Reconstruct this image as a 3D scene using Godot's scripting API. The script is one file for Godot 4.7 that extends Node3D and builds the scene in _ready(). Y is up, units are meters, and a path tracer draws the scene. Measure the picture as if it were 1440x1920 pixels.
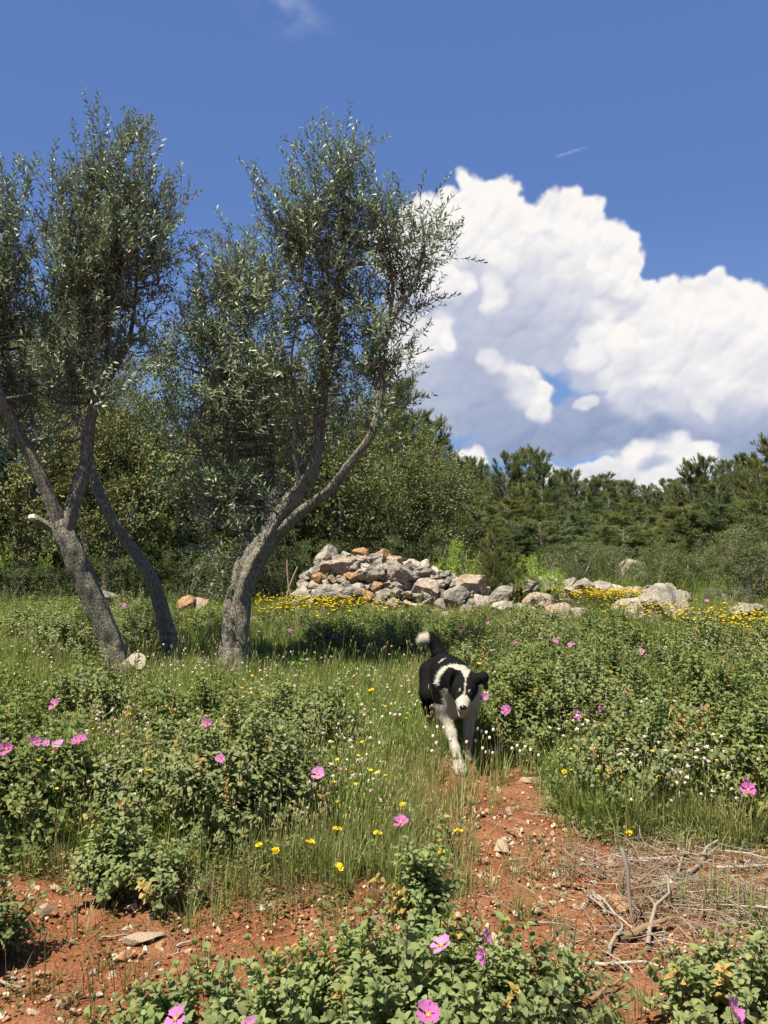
extends Node3D
# A sunny meadow with olive trees, a stone pile, rockrose shrubs and a walking dog.

const FOCAL := 1506.9          # the photograph's focal length in its own pixels (1440 x 1920)
const EYE_HEIGHT := 1.22
const PITCH := 0.0166          # radians, lens tilted up a little

var rng := RandomNumberGenerator.new()
var noise_a := FastNoiseLite.new()
var noise_b := FastNoiseLite.new()
var materials := {}
var used_names := {}


# ---------------------------------------------------------------- geometry helper
class Geo:
	var v := PackedVector3Array()
	var n := PackedVector3Array()
	var c := PackedColorArray()
	var i := PackedInt32Array()

	func vert(p: Vector3, col := Color.WHITE) -> int:
		v.append(p)
		n.append(Vector3.ZERO)
		c.append(col)
		return v.size() - 1

	func tri(a: int, b: int, d: int) -> void:
		i.append(a); i.append(b); i.append(d)

	func quad(a: int, b: int, d: int, e: int) -> void:
		tri(a, b, d)
		tri(a, d, e)

	# tapered tube along points
	func tube(pts: Array, radii: Array, sides := 6, col := Color.WHITE, rough := 0.0, cap := true) -> void:
		var first := -1
		var ref := Vector3(0.31, 0.17, 0.93)
		var last_ring := []
		for k in pts.size():
			var p: Vector3 = pts[k]
			var t: Vector3
			if k == 0:
				t = pts[1] - pts[0]
			elif k == pts.size() - 1:
				t = pts[k] - pts[k - 1]
			else:
				t = pts[k + 1] - pts[k - 1]
			t = t.normalized()
			var a := ref - t * ref.dot(t)
			if a.length() < 0.05:
				a = Vector3(1, 0, 0) - t * t.x
			a = a.normalized()
			ref = a
			var b := t.cross(a)
			var ring := []
			for s in sides:
				var ang := TAU * s / sides
				var r: float = radii[k]
				if rough > 0.0:
					r *= 1.0 + rough * (sin(ang * 3.0 + p.y * 1.7 + p.x) * 0.55 + sin(ang * 5.0 - p.y * 2.6 + p.x * 3.0) * 0.5 + sin(ang * 8.0 + p.y * 4.0) * 0.32 + sin(ang * 2.0 + p.y * 19.0) * 0.22 + sin(ang * 4.0 - p.y * 41.0) * 0.14)
				ring.append(vert(p + (a * cos(ang) + b * sin(ang)) * r, col))
			if k > 0:
				for s in sides:
					var s2: int = (s + 1) % sides
					quad(last_ring[s], last_ring[s2], ring[s2], ring[s])
			last_ring = ring
		if cap:
			var tip := vert(pts[pts.size() - 1], col)
			for s in sides:
				tri(last_ring[s], last_ring[(s + 1) % sides], tip)

	# a leaf with a midrib fold and droop; x along dir
	func leaf(base: Vector3, dir: Vector3, up: Vector3, length: float, width: float, fold: float, droop: float, col: Color, wave := 0.0) -> void:
		var side := dir.cross(up).normalized()
		var nrm := side.cross(dir).normalized()
		var m1 := base + dir * length * 0.36 + nrm * droop * length * 0.10
		var m2 := base + dir * length * 0.72 - nrm * droop * length * 0.10
		var tp := base + dir * length - nrm * droop * length * 0.38
		var b := vert(base, col)
		var l1 := vert(m1 - side * width * 0.5 + nrm * (fold + wave) * width, col)
		var c1 := vert(m1, col)
		var r1 := vert(m1 + side * width * 0.5 + nrm * (fold - wave) * width, col)
		var l2 := vert(m2 - side * width * 0.42 + nrm * (fold - wave) * width, col)
		var c2 := vert(m2, col)
		var r2 := vert(m2 + side * width * 0.42 + nrm * (fold + wave) * width, col)
		var t := vert(tp, col)
		tri(b, c1, l1); tri(b, r1, c1)
		quad(l1, c1, c2, l2); quad(c1, r1, r2, c2)
		tri(l2, c2, t); tri(c2, r2, t)

	# a rounder, wavier leaf for plants close by
	func oval(base: Vector3, dir: Vector3, up: Vector3, length: float, width: float, fold: float, droop: float, col: Color, wave := 0.0) -> void:
		var side := dir.cross(up).normalized()
		var nrm := side.cross(dir).normalized()
		var b := vert(base, col)
		var rows := [[0.22, 0.36, 0.06], [0.50, 0.50, 0.04], [0.78, 0.40, -0.10], [0.94, 0.20, -0.26]]
		var last := []
		for k in 4:
			var m: Vector3 = base + dir * length * rows[k][0] + nrm * droop * length * rows[k][2]
			var w: float = width * rows[k][1]
			var wv: float = wave * (1.0 if k % 2 == 0 else -1.0)
			var ring := [vert(m - side * w + nrm * (fold + wv) * w * 2.0, col), vert(m, col), vert(m + side * w + nrm * (fold - wv) * w * 2.0, col)]
			if k == 0:
				tri(b, ring[1], ring[0]); tri(b, ring[2], ring[1])
			else:
				quad(last[0], last[1], ring[1], ring[0]); quad(last[1], last[2], ring[2], ring[1])
			last = ring
		var t := vert(base + dir * length - nrm * droop * length * 0.34, col)
		tri(last[0], last[1], t); tri(last[1], last[2], t)

	# narrow leaf with a dark upper face and a silvery lower face, 1 mm thick
	func lance(base: Vector3, dir: Vector3, up: Vector3, length: float, width: float, top: Color, under: Color) -> void:
		var side := dir.cross(up).normalized()
		var nrm := side.cross(dir).normalized()
		for layer in 2:
			var off := nrm * (0.0005 if layer == 0 else -0.0005)
			var col: Color = top if layer == 0 else under
			var b := vert(base + off, col)
			var m := base + dir * length * 0.5 - nrm * length * 0.03
			var l := vert(m - side * width * 0.5 + nrm * width * 0.16 + off, col)
			var k := vert(m + off, col)
			var r := vert(m + side * width * 0.5 + nrm * width * 0.16 + off, col)
			var t := vert(base + dir * length - nrm * length * 0.10 + off, col)
			if layer == 0:
				tri(b, k, l); tri(b, r, k); tri(l, k, t); tri(k, r, t)
			else:
				tri(b, l, k); tri(b, k, r); tri(l, t, k); tri(k, t, r)

	# grass blade
	func blade(base: Vector3, lean: Vector3, h: float, w: float, col: Color, tipcol: Color) -> void:
		var side := lean.cross(Vector3.UP)
		if side.length() < 0.001:
			side = Vector3(1, 0, 0)
		side = side.normalized()
		var a := base + Vector3.UP * h * 0.5 + lean * h * 0.22
		var t := base + Vector3.UP * h * (1.0 - 0.25 * lean.length()) + lean * h * 0.8
		var b0 := vert(base - side * w * 0.5, col)
		var b1 := vert(base + side * w * 0.5, col)
		var a0 := vert(a - side * w * 0.42, col)
		var a1 := vert(a + side * w * 0.42, col)
		var tt := vert(t, tipcol)
		quad(b0, b1, a1, a0)
		tri(a0, a1, tt)

	func ball(p: Vector3, r: Vector3, col: Color, rings := 4, seg := 6) -> void:
		var top := vert(p + Vector3(0, r.y, 0), col)
		var prev := []
		for k in range(1, rings):
			var th := PI * k / rings
			var ring := []
			for s in seg:
				var ph := TAU * s / seg
				ring.append(vert(p + Vector3(sin(th) * cos(ph) * r.x, cos(th) * r.y, sin(th) * sin(ph) * r.z), col))
			for s in seg:
				var s2: int = (s + 1) % seg
				if k == 1:
					tri(top, ring[s], ring[s2])
				else:
					quad(prev[s], ring[s], ring[s2], prev[s2])
			prev = ring
		var bot := vert(p - Vector3(0, r.y, 0), col)
		for s in seg:
			tri(prev[s], bot, prev[(s + 1) % seg])

	# a simple folded leaf: four triangles
	func leaflet(base: Vector3, dir: Vector3, up: Vector3, length: float, width: float, fold: float, droop: float, col: Color) -> void:
		var side := dir.cross(up).normalized()
		var nrm := side.cross(dir).normalized()
		var m := base + dir * length * 0.48
		var b := vert(base, col)
		var l := vert(m - side * width * 0.5 + nrm * fold * width, col)
		var k := vert(m, col)
		var r := vert(m + side * width * 0.5 + nrm * fold * width, col)
		var t := vert(base + dir * length - nrm * droop * length * 0.3, col)
		tri(b, k, l); tri(b, r, k); tri(l, k, t); tri(k, r, t)

	# a copy of another shape, moved, with its own tinted colours
	func add_copy(src: Geo, where: Transform3D, cols: PackedColorArray) -> void:
		var off := v.size()
		v.append_array(where * src.v)
		n.append_array(Transform3D(where.basis.orthonormalized(), Vector3.ZERO) * src.n)
		c.append_array(cols)
		for q in src.i:
			i.append(q + off)

	func smooth() -> void:
		for k in n.size():
			n[k] = Vector3.ZERO
		for k in range(0, i.size(), 3):
			var a := i[k]
			var b := i[k + 1]
			var d := i[k + 2]
			var f := (v[d] - v[a]).cross(v[b] - v[a])
			n[a] += f; n[b] += f; n[d] += f
		for k in n.size():
			n[k] = n[k].normalized() if n[k].length() > 1e-12 else Vector3.UP

	func mesh(do_smooth := true) -> ArrayMesh:
		if do_smooth:
			smooth()
		var arr := []
		arr.resize(Mesh.ARRAY_MAX)
		arr[Mesh.ARRAY_VERTEX] = v
		arr[Mesh.ARRAY_NORMAL] = n
		arr[Mesh.ARRAY_COLOR] = c
		arr[Mesh.ARRAY_INDEX] = i
		var m := ArrayMesh.new()
		m.add_surface_from_arrays(Mesh.PRIMITIVE_TRIANGLES, arr)
		return m


# ---------------------------------------------------------------- scene helpers
func numbered(called: String) -> String:
	if not used_names.has(called):
		used_names[called] = 0
		return called
	used_names[called] += 1
	return "%s_%03d" % [called, used_names[called]]


func tag(o: Node3D, label: String, category: String, group := "", kind := "") -> void:
	o.set_meta("label", label)
	o.set_meta("category", category)
	if group != "":
		o.set_meta("group", group)
	if kind != "":
		o.set_meta("kind", kind)


func thing(called: String, where: Vector3, label: String, category: String, group := "") -> Node3D:
	var o := Node3D.new()
	o.name = numbered(called)
	add_child(o)
	o.position = where
	tag(o, label, category, group)
	return o


func part(called: String, m: Mesh, mat: Material, parent: Node, where := Transform3D()) -> MeshInstance3D:
	var o := MeshInstance3D.new()
	o.name = called if parent != self else numbered(called)
	o.mesh = m
	o.material_override = mat
	o.transform = where
	parent.add_child(o, true)
	return o


func multi(called: String, m: Mesh, mat: Material, parent: Node, where: Array, tints: Array, kind := "") -> MultiMeshInstance3D:
	if where.is_empty():
		return null
	var mm := MultiMesh.new()
	mm.transform_format = MultiMesh.TRANSFORM_3D
	mm.use_colors = true
	mm.mesh = m
	mm.instance_count = where.size()
	for k in where.size():
		mm.set_instance_transform(k, where[k])
		mm.set_instance_color(k, tints[k])
	var o := MultiMeshInstance3D.new()
	o.name = called if parent != self else numbered(called)
	o.multimesh = mm
	o.material_override = mat
	parent.add_child(o, true)
	if kind != "":
		o.set_meta("kind", kind)
	return o


# joins many moved copies of a few shapes into one mesh; each copy takes one of several tints round the tone
func bake(srcs: Array, where: Array, tone: Color, spread: float, odd := Color(0, 0, 0, 0)) -> ArrayMesh:
	var g := Geo.new()
	for k in srcs.size():
		var src: Geo = srcs[k]
		var palette := []
		for j in 9:
			var t := jitter(tone, spread)
			if j == 8 and odd.a > 0.0:
				t = odd
			var cols := PackedColorArray()
			for q in src.c:
				cols.append(Color(q.r * t.r, q.g * t.g, q.b * t.b))
			palette.append(cols)
		for w in where[k]:
			var pick := rng.randi() % 8
			if odd.a > 0.0 and rng.randf() < odd.a:
				pick = 8
			g.add_copy(src, w, palette[pick])
	return g.mesh(false)


func done(g: Geo) -> Geo:
	g.smooth()
	return g


func lin(r: float, g: float, b: float) -> Color:
	return Color(r, g, b).linear_to_srgb()


func leaf_material(backlight: Color, rough := 0.6, spec := 0.35) -> StandardMaterial3D:
	var m := StandardMaterial3D.new()
	m.vertex_color_use_as_albedo = true
	m.roughness = rough
	m.metallic_specular = spec
	m.cull_mode = BaseMaterial3D.CULL_DISABLED
	m.backlight_enabled = true
	m.backlight = backlight
	return m


func plain(col: Color, rough := 0.8, spec := 0.3) -> StandardMaterial3D:
	var m := StandardMaterial3D.new()
	m.albedo_color = col
	m.roughness = rough
	m.metallic_specular = spec
	return m


func tinted(rough := 0.85, spec := 0.25) -> StandardMaterial3D:
	var m := StandardMaterial3D.new()
	m.vertex_color_use_as_albedo = true
	m.roughness = rough
	m.metallic_specular = spec
	m.cull_mode = BaseMaterial3D.CULL_DISABLED
	return m


func ramp_texture(seed_value: int, freq: float, stops: Array, size := 512, octaves := 5, kind := FastNoiseLite.TYPE_SIMPLEX_SMOOTH) -> NoiseTexture2D:
	var f := FastNoiseLite.new()
	f.seed = seed_value
	f.noise_type = kind
	f.frequency = freq
	f.fractal_octaves = octaves
	f.fractal_gain = 0.55
	var g := Gradient.new()
	var offs := PackedFloat32Array()
	var cols := PackedColorArray()
	for s in stops:
		offs.append(s[0])
		cols.append(s[1])
	g.offsets = offs
	g.colors = cols
	var t := NoiseTexture2D.new()
	t.width = size
	t.height = size
	t.seamless = true
	t.noise = f
	t.color_ramp = g
	return t


func height_texture(seed_value: int, freq: float, size := 512, octaves := 5, kind := FastNoiseLite.TYPE_SIMPLEX_SMOOTH) -> NoiseTexture2D:
	return ramp_texture(seed_value, freq, [[0.0, Color.BLACK], [1.0, Color.WHITE]], size, octaves, kind)


# the camera's frame, to lay the place out from measurements in the photograph: a point at a given depth
func eye_basis() -> Basis:
	return Basis(Vector3.RIGHT, PITCH)


func at(px: float, py: float, depth: float) -> Vector3:
	return Vector3(0, EYE_HEIGHT, 0) + eye_basis() * Vector3((px - 720.0) / FOCAL * depth, (960.0 - py) / FOCAL * depth, -depth)


func ground_y(x: float, z: float) -> float:
	var near := clampf((-z - 12.0) / 20.0, 0.0, 1.0)
	return 0.035 * noise_a.get_noise_2d(x * 1.0, z * 1.0) + 0.015 * noise_a.get_noise_2d(x * 4.0, z * 4.0) + near * 0.1


func on_ground(x: float, z: float) -> Vector3:
	return Vector3(x, ground_y(x, z), z)


func rr(a: float, b: float) -> float:
	return rng.randf_range(a, b)


func jitter(col: Color, amount: float) -> Color:
	var k := 1.0 + rr(-amount, amount)
	return Color(col.r * k * (1.0 + rr(-amount, amount) * 0.4), col.g * k, col.b * k * (1.0 + rr(-amount, amount) * 0.4))


func ball_dir() -> Vector3:
	var z := rr(-1.0, 1.0)
	var a := rr(0.0, TAU)
	var r := sqrt(1.0 - z * z)
	return Vector3(r * cos(a), z, r * sin(a))


# a basis whose y axis points along d, spun at random
func along(d: Vector3, scale := 1.0, spin := -1.0) -> Basis:
	d = d.normalized()
	var a := Vector3(0.3, 0.1, 1.0).cross(d)
	if a.length() < 0.05:
		a = Vector3.RIGHT.cross(d)
	a = a.normalized()
	var b := a.cross(d)
	var ang := rr(0.0, TAU) if spin < 0.0 else spin
	var x := a * cos(ang) + b * sin(ang)
	var z := x.cross(d)
	return Basis(x * scale, d * scale, z * scale)


# points of a smooth curve through the given ones
func curve(pts: Array, steps := 4) -> Array:
	var out := []
	for k in pts.size() - 1:
		var p0: Vector3 = pts[max(k - 1, 0)]
		var p1: Vector3 = pts[k]
		var p2: Vector3 = pts[k + 1]
		var p3: Vector3 = pts[min(k + 2, pts.size() - 1)]
		for s in steps:
			var t := float(s) / steps
			out.append(p1.cubic_interpolate(p2, p0, p3, t))
	out.append(pts[pts.size() - 1])
	return out


func lerp_list(vals: Array, steps := 4) -> Array:
	var out := []
	for k in vals.size() - 1:
		for s in steps:
			out.append(lerpf(vals[k], vals[k + 1], float(s) / steps))
	out.append(vals[vals.size() - 1])
	return out


# ---------------------------------------------------------------- sky: air and cumulus, computed in azimuth and elevation
func sky_air(el: float) -> Color:
	var t := clampf(el / 90.0, 0.0, 1.0)
	var low := Color(0.30, 0.48, 0.80)
	var mid := Color(0.125, 0.235, 0.54)
	var top := Color(0.060, 0.135, 0.375)
	if t < 0.22:
		var k := pow(t / 0.22, 0.7)
		return low.lerp(mid, k)
	return mid.lerp(top, pow((t - 0.22) / 0.78, 0.6))


func puff(px: float, py: float, rx: float, ry: float, bright: float) -> Array:
	var az := rad_to_deg(atan((px - 720.0) / FOCAL))
	var el := rad_to_deg(atan((985.0 - py) / FOCAL * cos(deg_to_rad(az))))
	return [az, el, rx / 26.3, ry / 26.3, bright]


func cloud_list() -> Array:
	var l := []
	# great tower, its lit crown
	for a in [[905, 400, 62, .97], [862, 428, 55, .95], [806, 440, 55, .93], [752, 470, 60, .9], [955, 455, 48, .88], [1048, 420, 58, .98], [1005, 472, 50, .82], [1102, 455, 52, .97], [1150, 482, 44, 1.0], [1120, 540, 75, .8], [1172, 560, 40, .9]]:
		l.append(puff(a[0], a[1], a[2], a[2], a[3]))
	# its shaded flank
	for a in [[900, 520, 100, 80, .50], [1010, 530, 100, 80, .58], [800, 560, 90, 80, .48], [960, 610, 130, 80, .40], [1080, 620, 80, 70, .46], [850, 660, 120, 80, .36], [780, 720, 75, 70, .46], [890, 750, 120, 66, .22], [975, 690, 50, 46, .36], [1110, 690, 46, 46, .40], [985, 795, 105, 50, .14], [1120, 785, 90, 42, .16]]:
		l.append(puff(a[0], a[1], a[2], a[3], a[4]))
	# bright knobs on it
	for a in [[838, 535, 42, 26, .97], [925, 545, 18, 26, .9], [955, 470, 34, 28, .98], [800, 640, 50, 34, .97], [760, 665, 34, 30, .9], [985, 725, 42, 34, .9], [1010, 762, 26, 24, .92], [925, 680, 22, 18, .8], [1105, 760, 16, 12, .8]]:
		l.append(puff(a[0], a[1], a[2], a[3], a[4]))
	# second cloud, nearer and brighter
	for a in [[1240, 590, 58, .99], [1180, 625, 52, .96], [1345, 572, 50, 1.0], [1295, 600, 50, .96], [1400, 605, 52, .98], [1450, 610, 60, .98], [1140, 665, 46, .95], [1230, 670, 80, .9], [1330, 670, 85, .92], [1430, 690, 90, .92], [1200, 715, 60, .84], [1290, 735, 70, .86], [1390, 745, 70, .8], [1510, 640, 90, .95], [1500, 740, 90, .7], [1580, 700, 90, .8]]:
		l.append(puff(a[0], a[1], a[2], a[2] * 0.95, a[3]))
	for a in [[1165, 575, 34, 24, .2], [1262, 640, 40, 34, .62], [1365, 630, 36, 30, .64], [1180, 690, 44, 30, .6], [1445, 665, 50, 34, .66], [1300, 700, 60, 30, .62], [1215, 745, 50, 26, .45], [1330, 765, 80, 24, .4], [1225, 868, 24, 10, .3]]:
		l.append(puff(a[0], a[1], a[2], a[3], a[4]))
	# flat grey base
	for a in [[1230, 808, 170, 34, .05], [1390, 806, 150, 36, .02], [1060, 832, 150, 30, .06], [960, 842, 80, 22, .12], [1530, 806, 140, 40, .05], [1440, 850, 110, 30, .2]]:
		l.append(puff(a[0], a[1], a[2], a[3], a[4]))
	# low far cloud over the trees
	for a in [[1230, 880, 75, 40, .88], [1270, 855, 55, 30, .93], [1180, 905, 90, 40, .8], [1080, 905, 80, 30, .72], [880, 868, 34, 16, .9], [1010, 905, 60, 26, .75], [1320, 900, 80, 40, .6], [1400, 910, 90, 40, .5]]:
		l.append(puff(a[0], a[1], a[2], a[3], a[4]))
	# smaller heads budding on the bright ones
	var r := RandomNumberGenerator.new()
	r.seed = 77
	var buds := []
	for p in l:
		if p[4] < 0.78 or p[2] < 1.0:
			continue
		for k in 5:
			var an := r.randf_range(-0.3, PI + 0.3)
			var s: float = p[2] * r.randf_range(0.22, 0.46)
			buds.append([p[0] + cos(an) * p[2] * 0.86, p[1] + sin(an) * p[3] * 0.86, s, s * 0.9, clampf(p[4] + r.randf_range(-0.12, 0.08), 0.6, 1.0)])
	l.append_array(buds)
	# more fair-weather cumulus all round, outside the frame
	for k in 9:
		var az := 50.0 + k * 32.0 + r.randf_range(-8.0, 8.0)
		var size := r.randf_range(3.0, 5.5)
		var base := r.randf_range(4.0, 9.0)
		for j in 16:
			var dx := r.randf_range(-2.6, 2.6)
			var dy := r.randf_range(0.0, 2.6) * (1.0 - absf(dx) / 3.2)
			var s := size * r.randf_range(0.35, 0.7)
			var a2 := az + dx * size
			a2 = fposmod(a2 + 180.0, 360.0) - 180.0
			if absf(a2) > 34.0:
				l.append([a2, base + dy * size, s, s * 0.8, clampf(0.25 + dy * 0.35, 0.2, 1.0)])
	return l


func cloud_layer(puffs: Array, az0: float, el0: float, w: int, h: int, scale: float) -> Array:
	# rows run downwards from el0; returns [alpha, light] per pixel
	var total := w * h
	var field := PackedFloat32Array()
	field.resize(total)
	field.fill(-9.0)
	var lum := PackedFloat32Array()
	lum.resize(total)
	var wsum := PackedFloat32Array()
	wsum.resize(total)
	var wx := PackedFloat32Array()
	wx.resize(total)
	var wy := PackedFloat32Array()
	wy.resize(total)
	var warp := FastNoiseLite.new()
	warp.seed = 5
	warp.frequency = 0.22
	warp.fractal_octaves = 4
	for y in h:
		var el := el0 - y / scale
		for x in w:
			var az := az0 + x / scale
			wx[y * w + x] = warp.get_noise_2d(az, el) * 1.0
			wy[y * w + x] = warp.get_noise_2d(az + 300.0, el) * 0.8
	for p in puffs:
		var cx: float = p[0]
		var cy: float = p[1]
		var rx: float = p[2]
		var ry: float = p[3]
		var br: float = p[4]
		var size := sqrt(rx * ry)
		var x_lo := maxi(0, int((cx - rx * 1.62 - 1.5 - az0) * scale))
		var x_hi := mini(w - 1, int((cx + rx * 1.62 + 1.5 - az0) * scale))
		var y_lo := maxi(0, int((el0 - cy - ry * 1.62 - 1.2) * scale))
		var y_hi := mini(h - 1, int((el0 - cy + ry * 1.62 + 1.2) * scale))
		for y in range(y_lo, y_hi + 1):
			var el := el0 - y / scale
			for x in range(x_lo, x_hi + 1):
				var k := y * w + x
				var dx := (az0 + x / scale + wx[k] - cx) / rx
				var dy := (el + wy[k] - cy) / ry
				var d2 := dx * dx + dy * dy
				if d2 < 2.6:
					var d := (1.0 - sqrt(d2)) * size
					if d > field[k]:
						field[k] = d
					if d2 < 2.6:
						var q := 1.0 - d2 / 2.6
						var wgt := q * q * q / (size * size)
						wsum[k] += wgt
						lum[k] += wgt * br
	# cauliflower relief
	var cell := FastNoiseLite.new()
	cell.seed = 11
	cell.noise_type = FastNoiseLite.TYPE_CELLULAR
	cell.cellular_return_type = FastNoiseLite.RETURN_DISTANCE
	cell.fractal_type = FastNoiseLite.FRACTAL_NONE
	cell.frequency = 1.0
	var relief := PackedFloat32Array()
	relief.resize(total)
	for y in h:
		var el := el0 - y / scale
		for x in w:
			var k := y * w + x
			if field[k] > -1.0:
				var a := az0 + x / scale + wx[k] * 0.55
				var e := el + wy[k] * 0.55
				var c1 := cell.get_noise_2d(a * 0.45, e * 0.5) + 1.0
				var c2 := cell.get_noise_2d(a * 1.05 + 40.0, e * 1.15) + 1.0
				var c3 := cell.get_noise_2d(a * 2.4 + 90.0, e * 2.6) + 1.0
				var c4 := cell.get_noise_2d(a * 5.2 + 150.0, e * 5.6) + 1.0
				relief[k] = (1.0 - c4 * c4) * 0.06 + (1.0 - c1 * c1) * 1.1 + (1.0 - c2 * c2) * 0.55 + (1.0 - c3 * c3) * 0.13
	var fray := FastNoiseLite.new()
	fray.seed = 17
	fray.frequency = 1.6
	fray.fractal_octaves = 4
	var alpha := PackedFloat32Array()
	alpha.resize(total)
	var light := PackedFloat32Array()
	light.resize(total)
	for y in h:
		for x in w:
			var k := y * w + x
			if field[k] < -1.0:
				continue
			var f := field[k] + (relief[k] - 0.9) * 0.42 + fray.get_noise_2d(x / scale, y / scale) * 0.09
			var b := lum[k] / maxf(wsum[k], 1e-6)
			var soft := lerpf(0.85, 0.24, clampf((b - 0.2) / 0.6, 0.0, 1.0))
			alpha[k] = smoothstep(-0.10 - soft * 0.25, soft, f)
			var up := relief[k - w * 2] if y > 1 else relief[k]
			var dn := relief[k + w * 2] if y < h - 2 else relief[k]
			var lf := relief[k - 2] if x > 1 else relief[k]
			var rt := relief[k + 2] if x < w - 2 else relief[k]
			var gy := (dn - up) * scale / 4.0
			var gx := (rt - lf) * scale / 4.0
			# lit from high on one side
			var lam := clampf((gy * 0.75 + gx * 0.30) * 0.135, -0.28, 0.22)
			var thin := smoothstep(1.2, 0.0, f) * 0.08
			b = clampf((b - 0.5) * 1.15 + 0.47, 0.0, 1.0)
			light[k] = clampf(b + lam * (0.45 + 0.55 * b) + thin + (relief[k] - 0.9) * 0.10, 0.0, 1.08)
	return [alpha, light]


func cloud_color(l: float) -> Color:
	var grey := Color(0.275, 0.345, 0.53)
	var lilac := Color(0.545, 0.575, 0.70)
	var white := Color(0.90, 0.88, 0.87)
	if l < 0.5:
		return grey.lerp(lilac, l / 0.5)
	return lilac.lerp(white, (l - 0.5) / 0.5)


func make_sky() -> PanoramaSkyMaterial:
	var puffs := cloud_list()
	var thin := FastNoiseLite.new()
	thin.seed = 31
	thin.frequency = 0.05
	thin.fractal_octaves = 4
	var lo := Image.create(1024, 512, false, Image.FORMAT_RGBF)
	var s := 1024.0 / 360.0
	var rows := 256
	var far := cloud_layer(puffs, -180.0, 90.0, 1024, rows, s)
	for y in 512:
		for x in 1024:
			if y < rows:
				var c := sky_air(90.0 - (y + 0.5) / s)
				lo.set_pixel(x, y, c.lerp(cloud_color(far[1][y * 1024 + x]), far[0][y * 1024 + x]))
			else:
				lo.set_pixel(x, y, Color(0.20, 0.19, 0.14))
	lo.resize(4096, 2048, Image.INTERPOLATE_BILINEAR)
	var hs := 4096.0 / 360.0
	var w := 780
	var h := 470
	var x0 := 2048 - w / 2
	var y0 := 1024 - h
	var az0 := (x0 + 0.5) / hs - 180.0
	var el0 := 90.0 - (y0 + 0.5) / hs
	var near := cloud_layer(puffs, az0, el0, w, h, hs)
	for y in h:
		var el := el0 - y / hs
		for x in w:
			var az := az0 + x / hs
			var k := y * w + x
			var c := sky_air(el)
			# a wisp of high cloud and the trail of an aircraft
			var wisp := exp(-pow((az + 8.0 - (34.0 - el) * 0.9) / 2.0, 2.0) - pow((el - 33.4) / 1.6, 2.0)) * clampf(0.35 + thin.get_noise_2d(az * 6.0, el * 10.0), 0.0, 1.0)
			c = c.lerp(Color(0.7, 0.76, 0.9), wisp * 0.35)
			var u := az - 12.1
			var trail := exp(-pow((el - 24.3 - u * 0.18) / 0.045, 2.0)) * smoothstep(0.0, 0.2, u) * smoothstep(2.4, 1.4, u)
			c = c.lerp(Color(0.75, 0.8, 0.9), trail * 0.32)
			c = c.lerp(cloud_color(near[1][k]), near[0][k])
			var edge := minf(minf(x, w - 1 - x) / 40.0, y / 40.0)
			if edge < 1.0:
				c = lo.get_pixel(x0 + x, y0 + y).lerp(c, edge)
			lo.set_pixel(x0 + x, y0 + y, c)
	var m := PanoramaSkyMaterial.new()
	m.energy_multiplier = 0.486
	m.panorama = ImageTexture.create_from_image(lo)
	return m


# ---------------------------------------------------------------- ground
# how bare and red the soil is at a place, 0 (under thick growth) to 1
func bareness(x: float, z: float) -> float:
	var w := noise_b.get_noise_2d(x * 1.6, z * 1.6) * 0.22
	var d := -z
	var b := 0.0
	# open soil near the lens, and a path that runs from it to where the dog walks
	if d < 3.0:
		b = 1.0 - smoothstep(2.72, 3.0, d + w)
	var path_x := lerpf(0.42, 0.38, clampf((d - 2.4) / 1.5, 0.0, 1.0)) + w * 0.3
	var half := lerpf(0.44, 0.32, clampf((d - 2.4) / 1.6, 0.0, 1.0))
	var p := 1.0 - smoothstep(half - 0.08, half + 0.12, absf(x - path_x))
	p *= 1.0 - smoothstep(3.95, 4.3, d + w)
	b = maxf(b, p)
	if x > 0.75 and d < 3.35:
		b = maxf(b, 1.0 - smoothstep(3.0, 3.25, d + w))
	return clampf(b, 0.0, 1.0)


func spaced(lo: float, hi: float, step: float, reach_lo: float, reach_hi: float) -> Array:
	var out := []
	var s := step
	var q := lo
	var left := []
	while q > reach_lo:
		s *= 1.22
		q -= s
		left.append(q)
	left.reverse()
	out.append_array(left)
	q = lo
	while q < hi:
		out.append(q)
		q += step
	s = step
	while q < reach_hi:
		out.append(q)
		s *= 1.22
		q += s
	out.append(q)
	return out


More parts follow.
